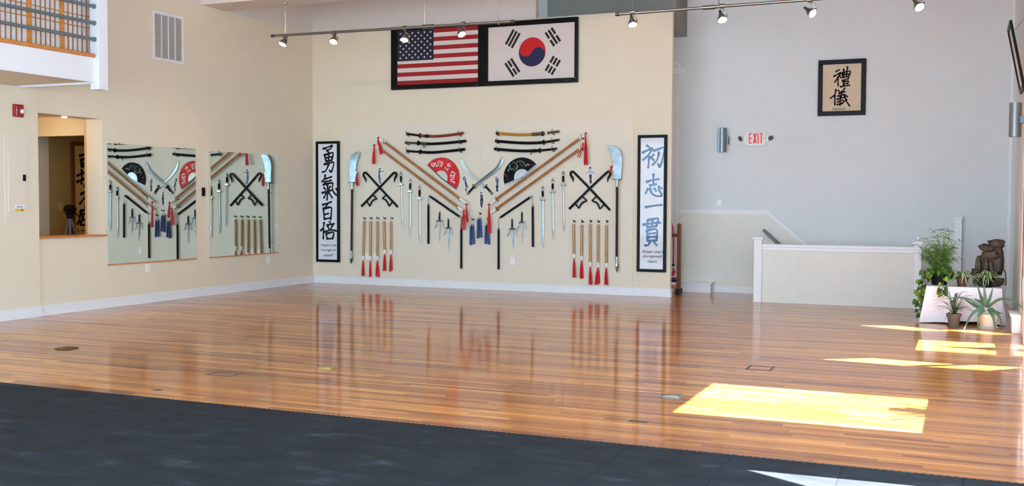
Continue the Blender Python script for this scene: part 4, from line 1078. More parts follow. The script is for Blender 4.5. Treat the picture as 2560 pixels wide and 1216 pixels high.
glaive('broad bladed polearm at the right end of the board, blade curving left', [(5.954, 2.539), (6.014, 2.534), (6.084, 2.518), (6.142, 2.488), (6.183, 2.439), (6.207, 2.363), (6.211, 2.253), (6.201, 2.076), (6.188, 1.965), (6.083, 1.966), (6.067, 2.066), (6.047, 2.121), (6.018, 2.164), (6.055, 2.168), (6.061, 2.210), (6.046, 2.288), (6.022, 2.377), (5.986, 2.477)],
       ((6.052, 1.964), (6.207, 1.963)), (6.127, 1.838), (6.130, 0.660), (6.139, 0.388), ((6.029, 2.171), (6.007, 2.072), 0.012, 5))

# ---- three-section staffs
def chain_mb(a, b, y, n=7):
    m = MB()
    for i in range(n):
        p, q = lerp(a, b, i / n), lerp(a, b, (i + 1) / n); c = lerp(p, q, 0.5); h = math.dist(p, q) * 0.62
        dx, dz = (b[0] - a[0]) / math.dist(a, b), (b[1] - a[1]) / math.dist(a, b)
        pts = []
        for k in range(11):
            u = 2 * PI * k / 10; s, w = h * math.cos(u), 0.008 * math.sin(u)
            if i % 2: pts.append((c[0] + dx * s - dz * w, y, c[1] + dz * s + dx * w))
            else: pts.append((c[0] + dx * s, y + w, c[1] + dz * s))
        m.tube(pts, 0.003, 5, cap=False)
    return m
def three_section(label, v1, dg, v2, ch1, ch2):
    y = YB - 0.035
    t = thing('three_section_staff', label, 'staff', v3(v2[1], YB), 'black three-section staffs')
    for (a, b) in (v1, dg, v2):
        d = math.dist(a, b)
        s = MB().tube([v3(a, y), v3(b, y)], 0.0195, 12).build('stick', BLACKM, t, smooth=True)
        for (e, f) in ((a, b), (b, a)):
            if (e is b) and (a, b) != dg: continue
            k = lerp(e, f, -0.035 / d)
            MB().tube([v3(e, y), v3(k, y)], [0.021, 0.013], 10).build('ferrule', CHROME, t, smooth=True, label='metal ferrule')
    for (a, b) in (ch1, ch2): chain_mb(a, b, y).build('chain', CHROME, t)
three_section('black three-section staff hung in a zigzag on the left half of the board', ((2.524, 1.507), (2.525, 0.801)), ((2.569, 1.663), (3.158, 1.302)), ((3.192, 1.079), (3.194, 0.374)), ((2.533, 1.691), (2.524, 1.542)), ((3.191, 1.278), (3.192, 1.114)))
three_section('black three-section staff hung in a zigzag on the right half of the board', ((4.577, 1.488), (4.586, 0.790)), ((4.527, 1.657), (3.969, 1.305)), ((3.926, 1.084), (3.929, 0.377)), ((4.568, 1.680), (4.577, 1.523)), ((3.928, 1.269), (3.925, 1.117)))

# ---- sais
def sai(label, h0, h1, g, gx0, gx1, tip):
    y = YB - 0.028
    t = thing('sai', label, 'dagger', v3(tip, YB), 'three-pronged sais')
    MB().tube([v3(h0, y), v3(h1, y)], [0.013, 0.015], 10).build('handle', BLACKM, t, smooth=True)
    MB().sphere(v3((h0[0], h0[1] + 0.01), y), 0.016, 10, 6).build('pommel', CHROME, t, smooth=True)
    gc = (lerp(h1, tip, 0.0)[0], g)
    for sx in (gx0, gx1):
        s = -1 if sx < gc[0] else 1
        MB().tube(catmull([v3(gc, y), (sx - s * 0.03, y, g), (sx - s * 0.004, y, g - 0.02), (sx - s * 0.004, y, g - 0.07), (sx + s * 0.03, y, g - 0.14)], 4), [0.014] * 5 + [0.009] * 6 + [0.008] * 3 + [0.006, 0.005, 0.003], 8).build('prong', STEEL, t, smooth=True)
    MB().sphere(v3(gc, y), 0.022, 10, 6).build('guard_centre', STEELD, t, smooth=True)
    MB().tube([v3(gc, y), v3(lerp(gc, tip, 0.5), y), v3(tip, y)], [0.012, 0.010, 0.003], 8).build('blade', STEEL, t, smooth=True)
sai('upper of the two sais between the sections of the left three-section staff', (2.753, 1.373), (2.748, 1.248), (2.748, 1.225)[1], (2.683, 1.224)[0], (2.821, 1.226)[0], (2.746, 0.831))
sai('lower of the two sais between the sections of the left three-section staff', (2.927, 1.245), (2.928, 1.120), (2.928, 1.100)[1], (2.866, 1.099)[0], (2.995, 1.101)[0], (2.940, 0.695))
sai('lower of the two sais between the sections of the right three-section staff', (4.182, 1.261), (4.185, 1.123), (4.185, 1.100)[1], (4.121, 1.100)[0], (4.263, 1.102)[0], (4.209, 0.726))
sai('upper of the two sais between the sections of the right three-section staff', (4.369, 1.380), (4.370, 1.240), (4.370, 1.220)[1], (4.309, 1.219)[0], (4.439, 1.221)[0], (4.386, 0.836))

# ---- small hooks and what hangs from them
def small_hook(p, label):
    x, z = p
    m = MB().tube([(x, YB, z), (x, YB - 0.05, z - 0.004), (x, YB - 0.065, z + 0.012), (x - 0.003, YB - 0.062, z + 0.032)], 0.006, 7)
    m.lathe([(0.0, -0.006), (0.014, -0.005), (0.017, 0.0)], (x, YB, z), 10, 'y').tube([(x, YB - 0.03, z), (x + 0.032, YB - 0.045, z + 0.004)], 0.006, 6)
    tag(m.build('small_hook', BLACKM, smooth=True), label, 'hook', 'small black coat hooks')
def cord_mb(hk, ends, y):
    m = MB()
    for e in ends:
        m.tube([(hk[0], YB - 0.05, hk[1] + 0.006), v3(lerp(hk, e, 0.5), y), v3(e, y)], 0.0025, 5)
    return m
def nunchaku(label, hk, sticks, n):
    y = YB - 0.045
    t = thing('nunchaku', label, 'nunchaku', v3(sticks[0][1], YB), 'blue nunchaku')
    for (a, b) in sticks:
        MB().tube([v3(lerp(a, b, 0.09), y), v3(b, y)], [0.019, 0.022], 12).build('stick', BLUE, t, smooth=True)
        MB().tube([v3(a, y), v3(lerp(a, b, 0.1), y)], [0.014, 0.0185], 12).build('ferrule', CHROME, t, smooth=True, label='metal ferrule')
    cord_mb(hk, [s[0] for s in sticks], y).build('cord', STRING, t)
    small_hook(hk, 'small black hook holding the %s blue nunchaku' % n)
nunchaku('blue nunchaku hanging low left, next to the left staff tassels', (3.417, 1.255), [((3.387, 1.176), (3.383, 0.797)), ((3.428, 1.181), (3.445, 0.815))], 'left')
nunchaku('blue nunchaku hanging highest, in the centre of the board', (3.561, 1.360), [((3.531, 1.291), (3.527, 0.921)), ((3.569, 1.296), (3.592, 0.937))], 'central')
nunchaku('blue nunchaku hanging low right, next to the right staff tassels', (3.716, 1.264), [((3.686, 1.184), (3.680, 0.827)), ((3.724, 1.185), (3.742, 0.816))], 'right')

def stick(label, hk, a, b, c, e, spread, n, place):
    y = YB - 0.04
    t = thing('tasselled_stick', label, 'stick', v3(e, YB), 'short tasselled sticks')
    MB().tube([v3(a, y), v3(b, y)], 0.0225, 12).build('shaft', WOODL, t, smooth=True)
    MB().tube([v3(b, y), v3(c, y)], 0.026, 12).build('collar', WHITETAPE, t, smooth=True, label='white taped collar')
    tassel_mb(c, e, spread, n, y=y, knot=False, w=0.009).build('tassel', RED, t, smooth=True, label='red ribbon tassel')
    cord_mb(hk, [(a[0] - 0.014, a[1]), (a[0] + 0.014, a[1])], y).build('cord', STRING, t)
    small_hook(hk, 'small black hook holding the %s tasselled stick' % place)
for i, (hk, a, b, c, e, sp, n) in enumerate((
    ((1.167, 1.251), (1.171, 1.198), (1.148, 0.548), (1.146, 0.474), (1.144, 0.166), 0.022, 9),
    ((1.313, 1.253), (1.309, 1.199), (1.304, 0.546), (1.302, 0.476), (1.299, 0.159), 0.02, 8),
    ((1.457, 1.255), (1.453, 1.201), (1.456, 0.548), (1.456, 0.478), (1.456, 0.158), 0.034, 6),
    ((1.604, 1.256), (1.597, 1.199), (1.607, 0.674), (1.609, 0.598), (1.607, 0.284), 0.026, 8),
    ((1.754, 1.258), (1.747, 1.201), (1.746, 0.671), (1.745, 0.597), (1.742, 0.274), 0.026, 7))):
    w = ('leftmost', 'second from left', 'middle', 'fourth from left', 'rightmost')[i]
    stick('%s of the five short tasselled sticks in the left row' % w, hk, a, b, c, e, sp, n, w + ' left-row')
for i, (hk, a, b, c, e, sp, n) in enumerate((
    ((5.344, 1.246), (5.338, 1.197), (5.351, 0.686), (5.354, 0.613), (5.357, 0.284), 0.026, 7),
    ((5.493, 1.242), (5.488, 1.183), (5.488, 0.656), (5.489, 0.582), (5.491, 0.271), 0.022, 8),
    ((5.644, 1.249), (5.642, 1.201), (5.647, 0.553), (5.648, 0.482), (5.656, 0.164), 0.024, 8),
    ((5.786, 1.246), (5.784, 1.198), (5.786, 0.551), (5.785, 0.472), (5.774, 0.174), 0.034, 7),
    ((5.936, 1.250), (5.933, 1.188), (5.934, 0.544), (5.934, 0.474), (5.936, 0.176), 0.028, 7))):
    w = ('leftmost', 'second from left', 'middle', 'fourth from left', 'rightmost')[i]
    stick('%s of the five short tasselled sticks in the right row' % w, hk, a, b, c, e, sp, n, w + ' right-row')

# ---- paper cut-outs of martial artists
def cutout(label, strokes, head, r):
    y = YB - 0.002
    m = MB()
    for i, (pts, w, c) in enumerate(strokes):
        m.use(3); brush(m, pts, w + 0.03, y - 0.0001 * i, y + 0.002)
        m.use(c); brush(m, pts, w, y - 0.003 - 0.0001 * i, y - 0.0022)
    h = lambda rr, yy: [(head[0] + rr * math.cos(2 * PI * k / 18), yy, head[1] + rr * 1.2 * math.sin(2 * PI * k / 18)) for k in range(18)]
    m.use(3).add(h(r + 0.014, y - 0.002), [tuple(range(18))])
    m.use(0).add(h(r, y - 0.0042), [tuple(range(18))])
    m.use(2).add([(p[0] + 0.004, y - 0.0048, p[2] - 0.01) for p in h(r * 0.66, y)], [tuple(range(18))])
    o = m.build('paper_cutout', [mat('print_black', (28, 32, 44), 0.6, var=0.3), mat('print_slate', (84, 102, 122), 0.6, var=0.3), mat('print_pale', (184, 190, 196), 0.6, var=0.1), mat('cutout_paper', (226, 230, 236), 0.6)])
    tag(o, label, 'paper cut-out', 'small paper cut-outs of martial artists')
cutout('small paper cut-out of a punching person above the left hook swords', [([(1.482, 2.141), (1.475, 2.092), (1.479, 2.031)], 0.055, 1), ([(1.482, 2.031), (1.503, 1.976), (1.482, 1.921)], 0.03, 1), ([(1.468, 2.031), (1.475, 1.970), (1.510, 1.909)], 0.034, 1), ([(1.496, 2.129), (1.538, 2.126), (1.578, 2.140)], 0.016, 0)], (1.492, 2.168), 0.024)
cutout('small paper cut-out of a person with arms spread above the right hook swords', [([(5.625, 2.113), (5.631, 2.046)], 0.05, 2), ([(5.625, 2.035), (5.630, 1.968), (5.632, 1.909)], 0.048, 0), ([(5.607, 2.102), (5.572, 2.080), (5.536, 2.056)], 0.014, 1), ([(5.649, 2.102), (5.678, 2.079), (5.702, 2.068)], 0.014, 1)], (5.621, 2.150), 0.026)
cutout('small paper cut-out of a standing person in a dark suit above the central nunchaku', [([(3.578, 1.686), (3.584, 1.626)], 0.062, 0), ([(3.572, 1.626), (3.567, 1.546), (3.584, 1.483)], 0.036, 0), ([(3.589, 1.626), (3.601, 1.578), (3.575, 1.499)], 0.03, 0), ([(3.582, 1.686), (3.584, 1.649)], 0.012, 2)], (3.576, 1.724), 0.022)
cutout('small paper cut-out of a leaning person left of the crossed broadswords', [([(3.241, 2.003), (3.254, 1.944), (3.267, 1.909)], 0.05, 1), ([(3.263, 1.909), (3.274, 1.838), (3.267, 1.767)], 0.03, 0), ([(3.274, 1.897), (3.293, 1.861), (3.313, 1.832)], 0.022, 0), ([(3.221, 2.009), (3.208, 1.968)], 0.02, 0)], (3.237, 2.003), 0.02)
cutout('small paper cut-out of a person in dark clothes left of the black fan', [([(3.884, 1.977), (3.888, 1.907), (3.884, 1.849)], 0.06, 1), ([(3.880, 1.849), (3.884, 1.768)], 0.05, 0), ([(3.864, 1.989), (3.858, 1.942)], 0.022, 0)], (3.867, 1.995), 0.02)
# ================================================================== track lights
YT = -2.8
ZT = 4.24
def track(label, x0, x1, z0, z1, rods, joint):
    t = thing('light_track', label, 'track', ((x0 + x1) / 2, YT, z0), 'suspended light tracks')
    MB().tube([(x0, YT, z0), (x1, YT, z1)], 0.021, 12).build('rail', CHROME, t, smooth=True)
    for s, x, z in ((1, x0, z0), (-1, x1, z1)):
        MB().tube([(x - s * 0.005, YT, z), (x + s * 0.05, YT, z)], 0.025, 12).build('end_cap', STEELD, t, smooth=True)
    for x in rods:
        z = z0 + (z1 - z0) * (x - x0) / (x1 - x0)
        m = MB().tube([(x, YT, z), (x, YT, 4.77)], 0.007, 8).lathe([(0.0, 0.0), (0.03, -0.002), (0.028, -0.02), (0.012, -0.03), (0.008, -0.03)], (x, YT, 4.77), 12)
        m.tube([(x, YT, z - 0.03), (x, YT, z + 0.045)], 0.014, 10)
        m.build('hanger_rod', CHROME, t, smooth=True)
    if joint:
        z = z0 + (z1 - z0) * (joint - x0) / (x1 - x0)
        MB().tube([(joint - 0.02, YT, z), (joint + 0.16, YT, z)], 0.032, 12).build('joint_sleeve', CHROME, t, smooth=True)
track('left suspended metal light track in front of the flags', 1.108, 5.387, 4.258, 4.225, (1.37, 3.91, 5.14), 3.9)
track('right suspended metal light track in front of the grey wall', 6.949, 11.9, 4.225, 4.26, (7.19, 8.40, 11.0), 8.2)

GLOW = mat('lit_lamp_face', (255, 250, 240), 0.4, emit=(255, 246, 230), estr=5.0)
def track_lamp(label, x, head, d, energy, beam=1.7):
    z = ZT
    t = thing('track_lamp', label, 'spotlight', (x, YT, z), 'track spotlights')
    h = Vector(head); d = Vector(d).normalized()
    MB().tube([(x - 0.03, YT, z), (x + 0.03, YT, z)], 0.034, 14).build('rail_clip', CHROME, t, smooth=True)
    sd = 0.06
    MB().tube(catmull([(x, YT, z - 0.02), (x + 0.025, YT - 0.01, z - 0.07), (h.x + sd, YT, h.z + 0.05), (h.x + sd, h.y, h.z)], 5), 0.0075, 8).build('stem', CHROME, t, smooth=True)
    m = MB().tube([h - d * 0.10, h - d * 0.085, h - d * 0.05, h - d * 0.02, h + d * 0.03, h + d * 0.035], [0.012, 0.026, 0.03, 0.05, 0.068, 0.064], 20)
    m.build('lamp_head', CHROME, t, smooth=True)
    MB().tube([h - d * 0.13, h - d * 0.08], 0.018, 10).build('socket', STEELD, t, smooth=True)
    MB().tube([h + Vector((-sd, 0, 0)), h + Vector((sd + 0.012, 0, 0))], 0.006, 8).build('pivot', CHROME, t, smooth=True)
    MB().tube([h + d * 0.0355, h + d * 0.037], [0.06, 0.058], 20).build('bulb_face', GLOW, t)
    ld = bpy.data.lights.new('lamp_beam', 'SPOT'); ld.energy = energy; ld.color = (1.0, 0.72, 0.42); ld.spot_size = beam; ld.spot_blend = 1.0; ld.shadow_soft_size = 0.05
    lo = bpy.data.objects.new('lamp_beam', ld); COL.objects.link(lo)
    lo.rotation_euler = d.to_track_quat('-Z', 'Y').to_euler()
    lo.location = h + d * 0.045 - Vector((x, YT, z)); lo.parent = t
EN = 26
track_lamp('leftmost track spotlight, near the end of the left track', 1.37, (1.345, -2.82, 4.135), (-0.15, -0.45, -0.85), EN)
track_lamp('second track spotlight from the left, just left of the flags', 2.29, (2.30, -2.82, 4.12), (0.1, -0.5, -0.85), EN)
track_lamp('track spotlight hanging in front of the star field of the American flag', 3.56, (3.572, -2.82, 4.08), (0.1, -0.4, -0.9), EN)
track_lamp('track spotlight hanging in front of the stripes of the American flag', 4.56, (4.535, -2.82, 4.105), (0.5, -0.25, -0.75), EN)
track_lamp('leftmost spotlight of the right track, in front of the wall end', 7.20, (7.195, -2.82, 4.09), (0.25, -0.35, -0.9), EN)
track_lamp('second spotlight of the right track, upper left of the exit sign', 8.45, (8.45, -2.82, 4.075), (0.3, -0.4, -0.8), EN)
track_lamp('third spotlight of the right track, above the framed calligraphy picture', 9.60, (9.615, -2.82, 4.075), (0.7, -0.4, -0.6), EN)
track_lamp('rightmost track spotlight, at the upper right of the photo', 10.86, (10.925, -2.82, 4.07), (0.45, -0.5, -0.7), EN)

# an added unseen track nearer the camera, put in to warm the upper walls
YT, ZT = -6.5, 5.0
t = thing('light_track', 'added unseen light track nearer the camera, warming the upper walls', 'track', (5.0, YT, ZT), 'suspended light tracks')
MB().tube([(1.2, YT, ZT), (9.2, YT, ZT)], 0.021, 12).build('rail', CHROME, t, smooth=True)
for x in (1.6, 5.0, 8.8):
    MB().tube([(x, YT, ZT), (x, YT, ZC)], 0.007, 8).build('hanger_rod', CHROME, t, smooth=True)
for x, tgt in ((1.9, (0.3, -0.2, 4.3)), (3.2, (2.2, 0, 4.2)), (4.8, (4.2, 0, 4.2)), (6.2, (6.2, 0, 4.2))):
    track_lamp('warm spotlight of the added unseen track, aimed at the upper walls', x, (x, YT - 0.02, ZT - 0.13), Vector(tgt) - Vector((x, YT, ZT - 0.13)), 46, 0.85)

# ================================================================== grey wall fittings
def sconce(label, c, z0, z1, r, wall):
    t = thing('wall_sconce', label, 'wall light', (c[0], c[1], z0), 'cylinder wall lights')
    MB().lathe([(r - 0.006, z0 + 0.01), (r - 0.006, z0), (r, z0), (r, z1), (r - 0.006, z1), (r - 0.006, z1 - 0.01), (0.0, z1 - 0.01)], (c[0], c[1], 0), 32).build('cylinder', ALU, t, smooth=True)
    m = MB()
    zc = (z0 + z1) / 2
    if wall == 'y':
        m.box(c[0] + 0.0, c[0] + r + 0.025, c[1] + 0.02, YG, zc - 0.075, zc + 0.065)
    else:
        m.box(c[0] + 0.02, XR, c[1] - 0.05, c[1] + 0.05, zc - 0.04, zc + 0.04)
    m.build('wall_bracket', STEELD if wall == 'y' else mat('blue_grey_bracket', (110, 140, 170), 0.5), t, bevel=0.004)
sconce('grey metal cylinder wall light left of the exit sign', (7.62, 1.18), 2.455, 2.875, 0.075, 'y')
sconce('grey metal cylinder wall light at the right edge of the photo', (12.03, -3.6), 2.36, 2.752, 0.068, 'x')

t = thing('exit_sign', 'white lit EXIT sign with red letters and two emergency lamp heads', 'exit sign', ((8.183, 2.551)[0], YG, (8.183, 2.551)[1]))
bx0, bx1, bz0, bz1 = (8.014, 2.554)[0], (8.356, 2.548)[0], (8.183, 2.554)[1], (8.180, 2.802)[1]
MB().box(bx0, bx1, 1.225, 1.27, bz0, bz1).build('body', mat('sign_plastic', (216, 222, 218), 0.4, var=0.01), t, bevel=0.008)
m = MB().prism([(bx0 - 0.05, bz0 + 0.08), (bx0 + 0.02, bz0 + 0.005), (bx1 - 0.02, bz0 + 0.005), (bx1 + 0.05, bz0 + 0.1), (bx1 + 0.05, bz1 - 0.1), (bx1, bz1), (bx0, bz1), (bx0 - 0.05, bz1 - 0.1)], 1.268, YG - 0.001)
m.build('back_canopy', PLASTIC, t, bevel=0.004)
m = MB()
yl = 1.2235
def lb(x0, x1, z0, z1):
    a = (8.182, 2.686); 
    m.box(EX(x0), EX(x1), yl, yl + 0.003, EZ(z0), EZ(z1))
_ax, _bx = (8.047, 2.689)[0], (8.327, 2.683)[0]
_az, _bz = (8.180, 2.776)[1], (8.183, 2.599)[1]
EX = lambda v: _ax + (v - 1200) / 500 * (_bx - _ax)
EZ = lambda v: _az + (v - 400) / 315 * (_bz - _az)
lb(1240, 1275, 715, 400); lb(1275, 1338, 440, 400); lb(1275, 1336, 575, 540); lb(1275, 1338, 715, 682)
for p in (((1370, 400), (1408, 400), (1476, 715), (1438, 715)), ((1438, 400), (1476, 400), (1408, 715), (1370, 715))):
    m.prism([(EX(a), EZ(b)) for a, b in p], yl, yl + 0.003)
lb(1502, 1538, 715, 400); lb(1570, 1668, 438, 400); lb(1600, 1638, 715, 438)
m.prism([(EX(1676), EZ(530)), (EX(1690), EZ(530)), (EX(1718), EZ(556)), (EX(1690), EZ(584)), (EX(1676), EZ(584)), (EX(1700), EZ(556))], yl, yl + 0.003)
m.build('lettering', mat('lit_red_letters', (214, 14, 22), 0.5, emit=(255, 14, 24), estr=0.15), t, label='red letters EXIT')
for (px, pz, s) in ((bx0 - 0.085, (8.182, 2.686)[1], -1), (bx1 + 0.085, (8.181, 2.689)[1], 1)):
    d = Vector((0.45 * s, -0.7, -0.35)).normalized(); c = Vector((px, 1.215, pz))
    MB().tube([c - d * 0.05, c - d * 0.03, c, c + d * 0.006], [0.02, 0.04, 0.056, 0.05], 18).tube([c - d * 0.04, (px - s * 0.04, 1.28, pz)], 0.016, 8).build('lamp_head', PLASTIC, t, smooth=True)
    MB().tube([c + d * 0.0065, c + d * 0.009], [0.047, 0.04], 18).build('lens', mat('lamp_lens', (120, 124, 126), 0.15, 0.6), t)
t = thing('wall_plate', 'small white plate on the grey wall above the wainscot cap', 'wall plate', (7.555, YG, 1.53))
MB().box(7.52, 7.59, YG - 0.008, YG, 1.53, 1.625).build('cover_plate', PLASTIC, t, bevel=0.002)
MB().box(7.545, 7.565, YG - 0.014, YG - 0.008, 1.56, 1.595).build('knob', PLASTIC, t, bevel=0.002)

# leaning picture high on the right wall
t = thing('framed_picture', 'black framed picture tilting forward from the right wall, seen edge-on', 'framed picture', (12.1, -2.6, 2.98))
A0, A1 = Vector((12.155, -2.2, 2.98)), Vector((11.99, -2.2, 3.80)); W = Vector((0, -0.8, 0)); nrm = W.cross(A1 - A0).normalized()
if nrm.x > 0: nrm = -nrm
def quad_box(o, u, v, th):
    vs = [o, o + u, o + u + v, o + v]; vs = vs + [q + nrm * th for q in vs]
    return vs, [(3, 2, 1, 0), (4, 5, 6, 7), (0, 1, 5, 4), (1, 2, 6, 5), (2, 3, 7, 6), (3, 0, 4, 7)]
U = A1 - A0; uh = U.normalized(); wh = W.normalized(); b = 0.05
m = MB()
m.add(*quad_box(A0, uh * b, W, 0.03)); m.add(*quad_box(A1 - uh * b, uh * b, W, 0.03))
m.add(*quad_box(A0 + uh * b, U - uh * 2 * b, wh * b, 0.03)); m.add(*quad_box(A0 + uh * b + W - wh * b, U - uh * 2 * b, wh * b, 0.03))
m.build('frame', BLACK, t)
MB().add(*quad_box(A0 + uh * b + wh * b, U - uh * 2 * b, W - wh * 2 * b, 0.012)).build('picture', mat('pale_print', (206, 204, 198), 0.5, var=0.1), t)
MB().tube([tuple(A1 - uh * 0.1 + W * 0.5), (XR, -2.6, 3.9)], 0.003, 6).build('hanging_wire', STEELD, t)

# ================================================================== stair railing, handrail, posts
def newel(t, x0, x1, y0, y1, z, ball):
    m = MB().box(x0, x1, y0, y1, 0, z - 0.05)
    m.box(x0 - 0.012, x1 + 0.012, y0 - 0.012, y1 + 0.012, z - 0.05, z - 0.035).box(x0 - 0.02, x1 + 0.02, y0 - 0.02, y1 + 0.02, z - 0.035, z)
    o = m.build('newel_post', WHITE, t, bevel=0.004)
    if ball:
        cx, cy = (x0 + x1) / 2, (y0 + y1) / 2
        b = MB().lathe([(0.03, z), (0.03, z + 0.015), (0.018, z + 0.02)], (cx, cy, 0), 16); b.sphere((cx, cy, z + 0.052), 0.036, 16, 10)
        WO[o.name] = WO[t.name]
        ob = b.build('ball_finial', WHITE, o, smooth=True)
t = thing('stair_railing', 'white half wall railing with cream panel in front of the stairwell', 'railing', (9.7, -0.16, 0))
newel(t, 8.445, 8.57, -0.225, -0.095, 1.04, False)
newel(t, 10.825, 10.93, -0.225, -0.095, 1.01, True)
MB().box(8.57, 10.825, -0.185, -0.135, 0.0, 0.84).build('panel', BEAD, t)
m = MB().box(8.57, 10.825, -0.205, -0.115, 0.83, 0.885).box(8.57, 10.825, -0.22, -0.10, 0.885, 0.928)
m.build('cap_rail', WHITE, t, bevel=0.004)
t = thing('stair_post', 'tall white square post behind the plants at the far end of the stairwell', 'post', (11.42, 1.2, 0))
MB().box(11.36, 11.475, 1.16, 1.285, 0, 1.34).build('shaft', WHITE, t, bevel=0.004)
MB().box(11.345, 11.49, 1.145, 1.295, 1.34, 1.375).build('cap', WHITE, t, bevel=0.004)
t = thing('handrail', 'grey pipe handrail sloping down the stairwell wall', 'handrail', (8.4, 1.18, 1.0))
m = MB(); pts = [(8.36 + 0.28 * k, 1.17, 1.10 - 0.255 * k) for k in range(9)]
m.tube([(8.34, 1.17, 1.115)] + pts, [0.018] + [0.028] * 9, 12); m.build('pipe', PIPE, t, smooth=True)
for k in (2, 6):
    p = pts[k]; MB().tube([(p[0], p[1], p[2] - 0.02), (p[0], p[1] + 0.02, p[2] - 0.06), (p[0], YG - 0.014, p[2] - 0.06)], 0.009, 8).build('bracket', PIPE, t, smooth=True)

# ================================================================== weapon rack behind the end of the partition
t = thing('weapon_rack', 'reddish wooden weapon rack half hidden behind the end of the back wall', 'rack', (6.5, 0.74, 0))
MB().box(6.962, 7.022, 0.70, 0.78, 0.09, 1.2).sphere((6.992, 0.74, 1.2), 0.032, 12, 6, (1, 1, 0.6)).build('upright', RACKWOOD, t)
MB().box(6.1, 6.16, 0.70, 0.78, 0.09, 1.2).build('upright', RACKWOOD, t)
MB().box(6.955, 7.028, 0.62, 0.86, 0.0, 0.09).build('foot', WOODD, t, bevel=0.006)
MB().box(6.095, 6.165, 0.62, 0.86, 0.0, 0.09).build('foot', WOODD, t, bevel=0.006)
MB().box(6.16, 6.962, 0.725, 0.755, 0.98, 1.04).build('crossbar', RACKWOOD, t)
MB().box(6.16, 6.962, 0.66, 0.82, 0.10, 0.155).build('shelf', SILLW, t)
MB().box(6.3, 6.95, 0.67, 0.81, 0.156, 0.20).build('cloth_stack', LINEN) and tag(bpy.data.objects['cloth_stack'], 'folded white cloth on the lower shelf of the weapon rack', 'cloth')
for nm, z0, z1, mt, lab in (('folded_cloth', 0.201, 0.24, mat('navy_cloth', (32, 30, 72), 0.8), 'folded navy cloth on the white cloth in the weapon rack'), ('folded_cloth', 0.241, 0.275, mat('magenta_cloth', (112, 24, 74), 0.8), 'folded magenta cloth, topmost in the weapon rack')):
    tag(MB().box(6.35, 6.94, 0.67, 0.81, z0, z1).build(nm, mt, bevel=0.012), lab, 'cloth')
t = thing('hanging_tassel', 'long red cord with diamond tassel hanging in the weapon rack', 'tassel', (6.9, 0.69, 0.95))
MB().tube(catmull([(6.84, 0.70, 1.28), (6.885, 0.70, 1.14), (6.90, 0.695, 0.95), (6.905, 0.69, 0.7), (6.905, 0.69, 0.52)], 5), 0.013, 8).build('cord', RED, t, smooth=True)
MB().sphere((6.905, 0.69, 0.5), 0.026, 10, 8).build('bead', WOODD, t, smooth=True)
MB().prism([(6.905, 0.45), (6.945, 0.38), (6.915, 0.30), (6.875, 0.33)], 0.675, 0.70).build('diamond', RED, t)
MB().tube([(6.905, 0.69, 0.32), (6.93, 0.69, 0.276)], 0.003, 5).build('thread', STEELD, t)
t = thing('sash', 'black and red sash hanging at the left of the weapon rack gap', 'sash', (6.82, 0.69, 0.5))
MB().tube(catmull([(6.84, 0.71, 1.27), (6.81, 0.70, 1.1), (6.80, 0.695, 0.8), (6.815, 0.69, 0.5)], 5), [0.012] * 10 + [0.02] * 6, 8).build('black_cord', BLACKM, t, smooth=True)
MB().box(6.75, 6.80, 0.66, 0.72, 0.78, 1.08).build('red_cloth', RED, t, bevel=0.01)
t = thing('hilted_sword', 'silver hilted sword standing in the weapon rack', 'sword', (6.86, 0.69, 0.28))
MB().tube([(6.845, 0.64, 1.2), (6.855, 0.64, 1.06)], [0.018, 0.014], 10).build('hilt', CHROME, t, smooth=True)
MB().tube([(6.855, 0.64, 1.06), (6.865, 0.675, 0.282)], 0.009, 8).build('blade', STEELD, t, smooth=True)

# ================================================================== plant table on the right
t = thing('side_table', 'low dark wooden table hidden under the white cloth', 'table', (11.52, -1.78, 0))
MB().box(11.08, 11.96, -2.08, -1.47, 0.44, 0.475).build('tabletop', WOODD, t)
for (x, y) in ((11.11, -2.05), (11.89, -2.05), (11.11, -1.54), (11.89, -1.54)):
    MB().box(x, x + 0.05, y, y + 0.05, 0, 0.44).build('leg', WOODD, t)
m = MB()
per = []
xa, xb, ya, yb = 11.065, 11.975, -2.095, -1.455
def edge(a, b, n):
    return [(a[0] + (b[0] - a[0]) * i / n, a[1] + (b[1] - a[1]) * i / n) for i in range(n)]
per = edge((xa, ya), (xb, ya), 40) + edge((xb, ya), (xb, yb), 24) + edge((xb, yb), (xa, yb), 30) + edge((xa, yb), (xa, ya), 24)
N = len(per); cxm, cym = (xa + xb) / 2, (ya + yb) / 2
rows = []
for j in range(13):
    f = j / 12; ring = []
    for i, (x, y) in enumerate(per):
        s = i / N * 2 * PI
        nx = -1 if x <= xa + 1e-6 else (1 if x >= xb - 1e-6 else 0); ny = -1 if y <= ya + 1e-6 else (1 if y >= yb - 1e-6 else 0)
        corner = max(0, 1 - min(math.dist((x, y), c) for c in ((xa, ya), (xb, ya), (xa, yb), (xb, yb))) / 0.28)
        fold = 0.026 * math.sin(11 * s + 0.6) + 0.016 * math.sin(19 * s + 1.3) + 0.008 * math.sin(37 * s)
        out = f * (0.028 + 0.05 * corner) + fold * f
        if j == 0: out = 0
        dx = (x - cxm) / (xb - xa) * 1.6; dy = (y - cym) / (yb - ya) * 1.6
        if corner > 0: nx2, ny2 = (math.copysign(0.75, x - cxm), math.copysign(0.75, y - cym)) 
        else: nx2, ny2 = nx, ny
        hem = 0.008 + (0.035 if (y <= ya + 1e-6 and 11.38 < x < 11.8) else 0.012) * (1 - corner) + (0.03 if x > 11.85 else 0) * (1 - corner)
        ring.append((min(x + nx2 * out, XR - 0.03), y + ny2 * out, 0.487 - (0.487 - hem) * f - (0.0 if j else 0)))
    rows.append(ring)
vs = [p for r in rows for p in r]
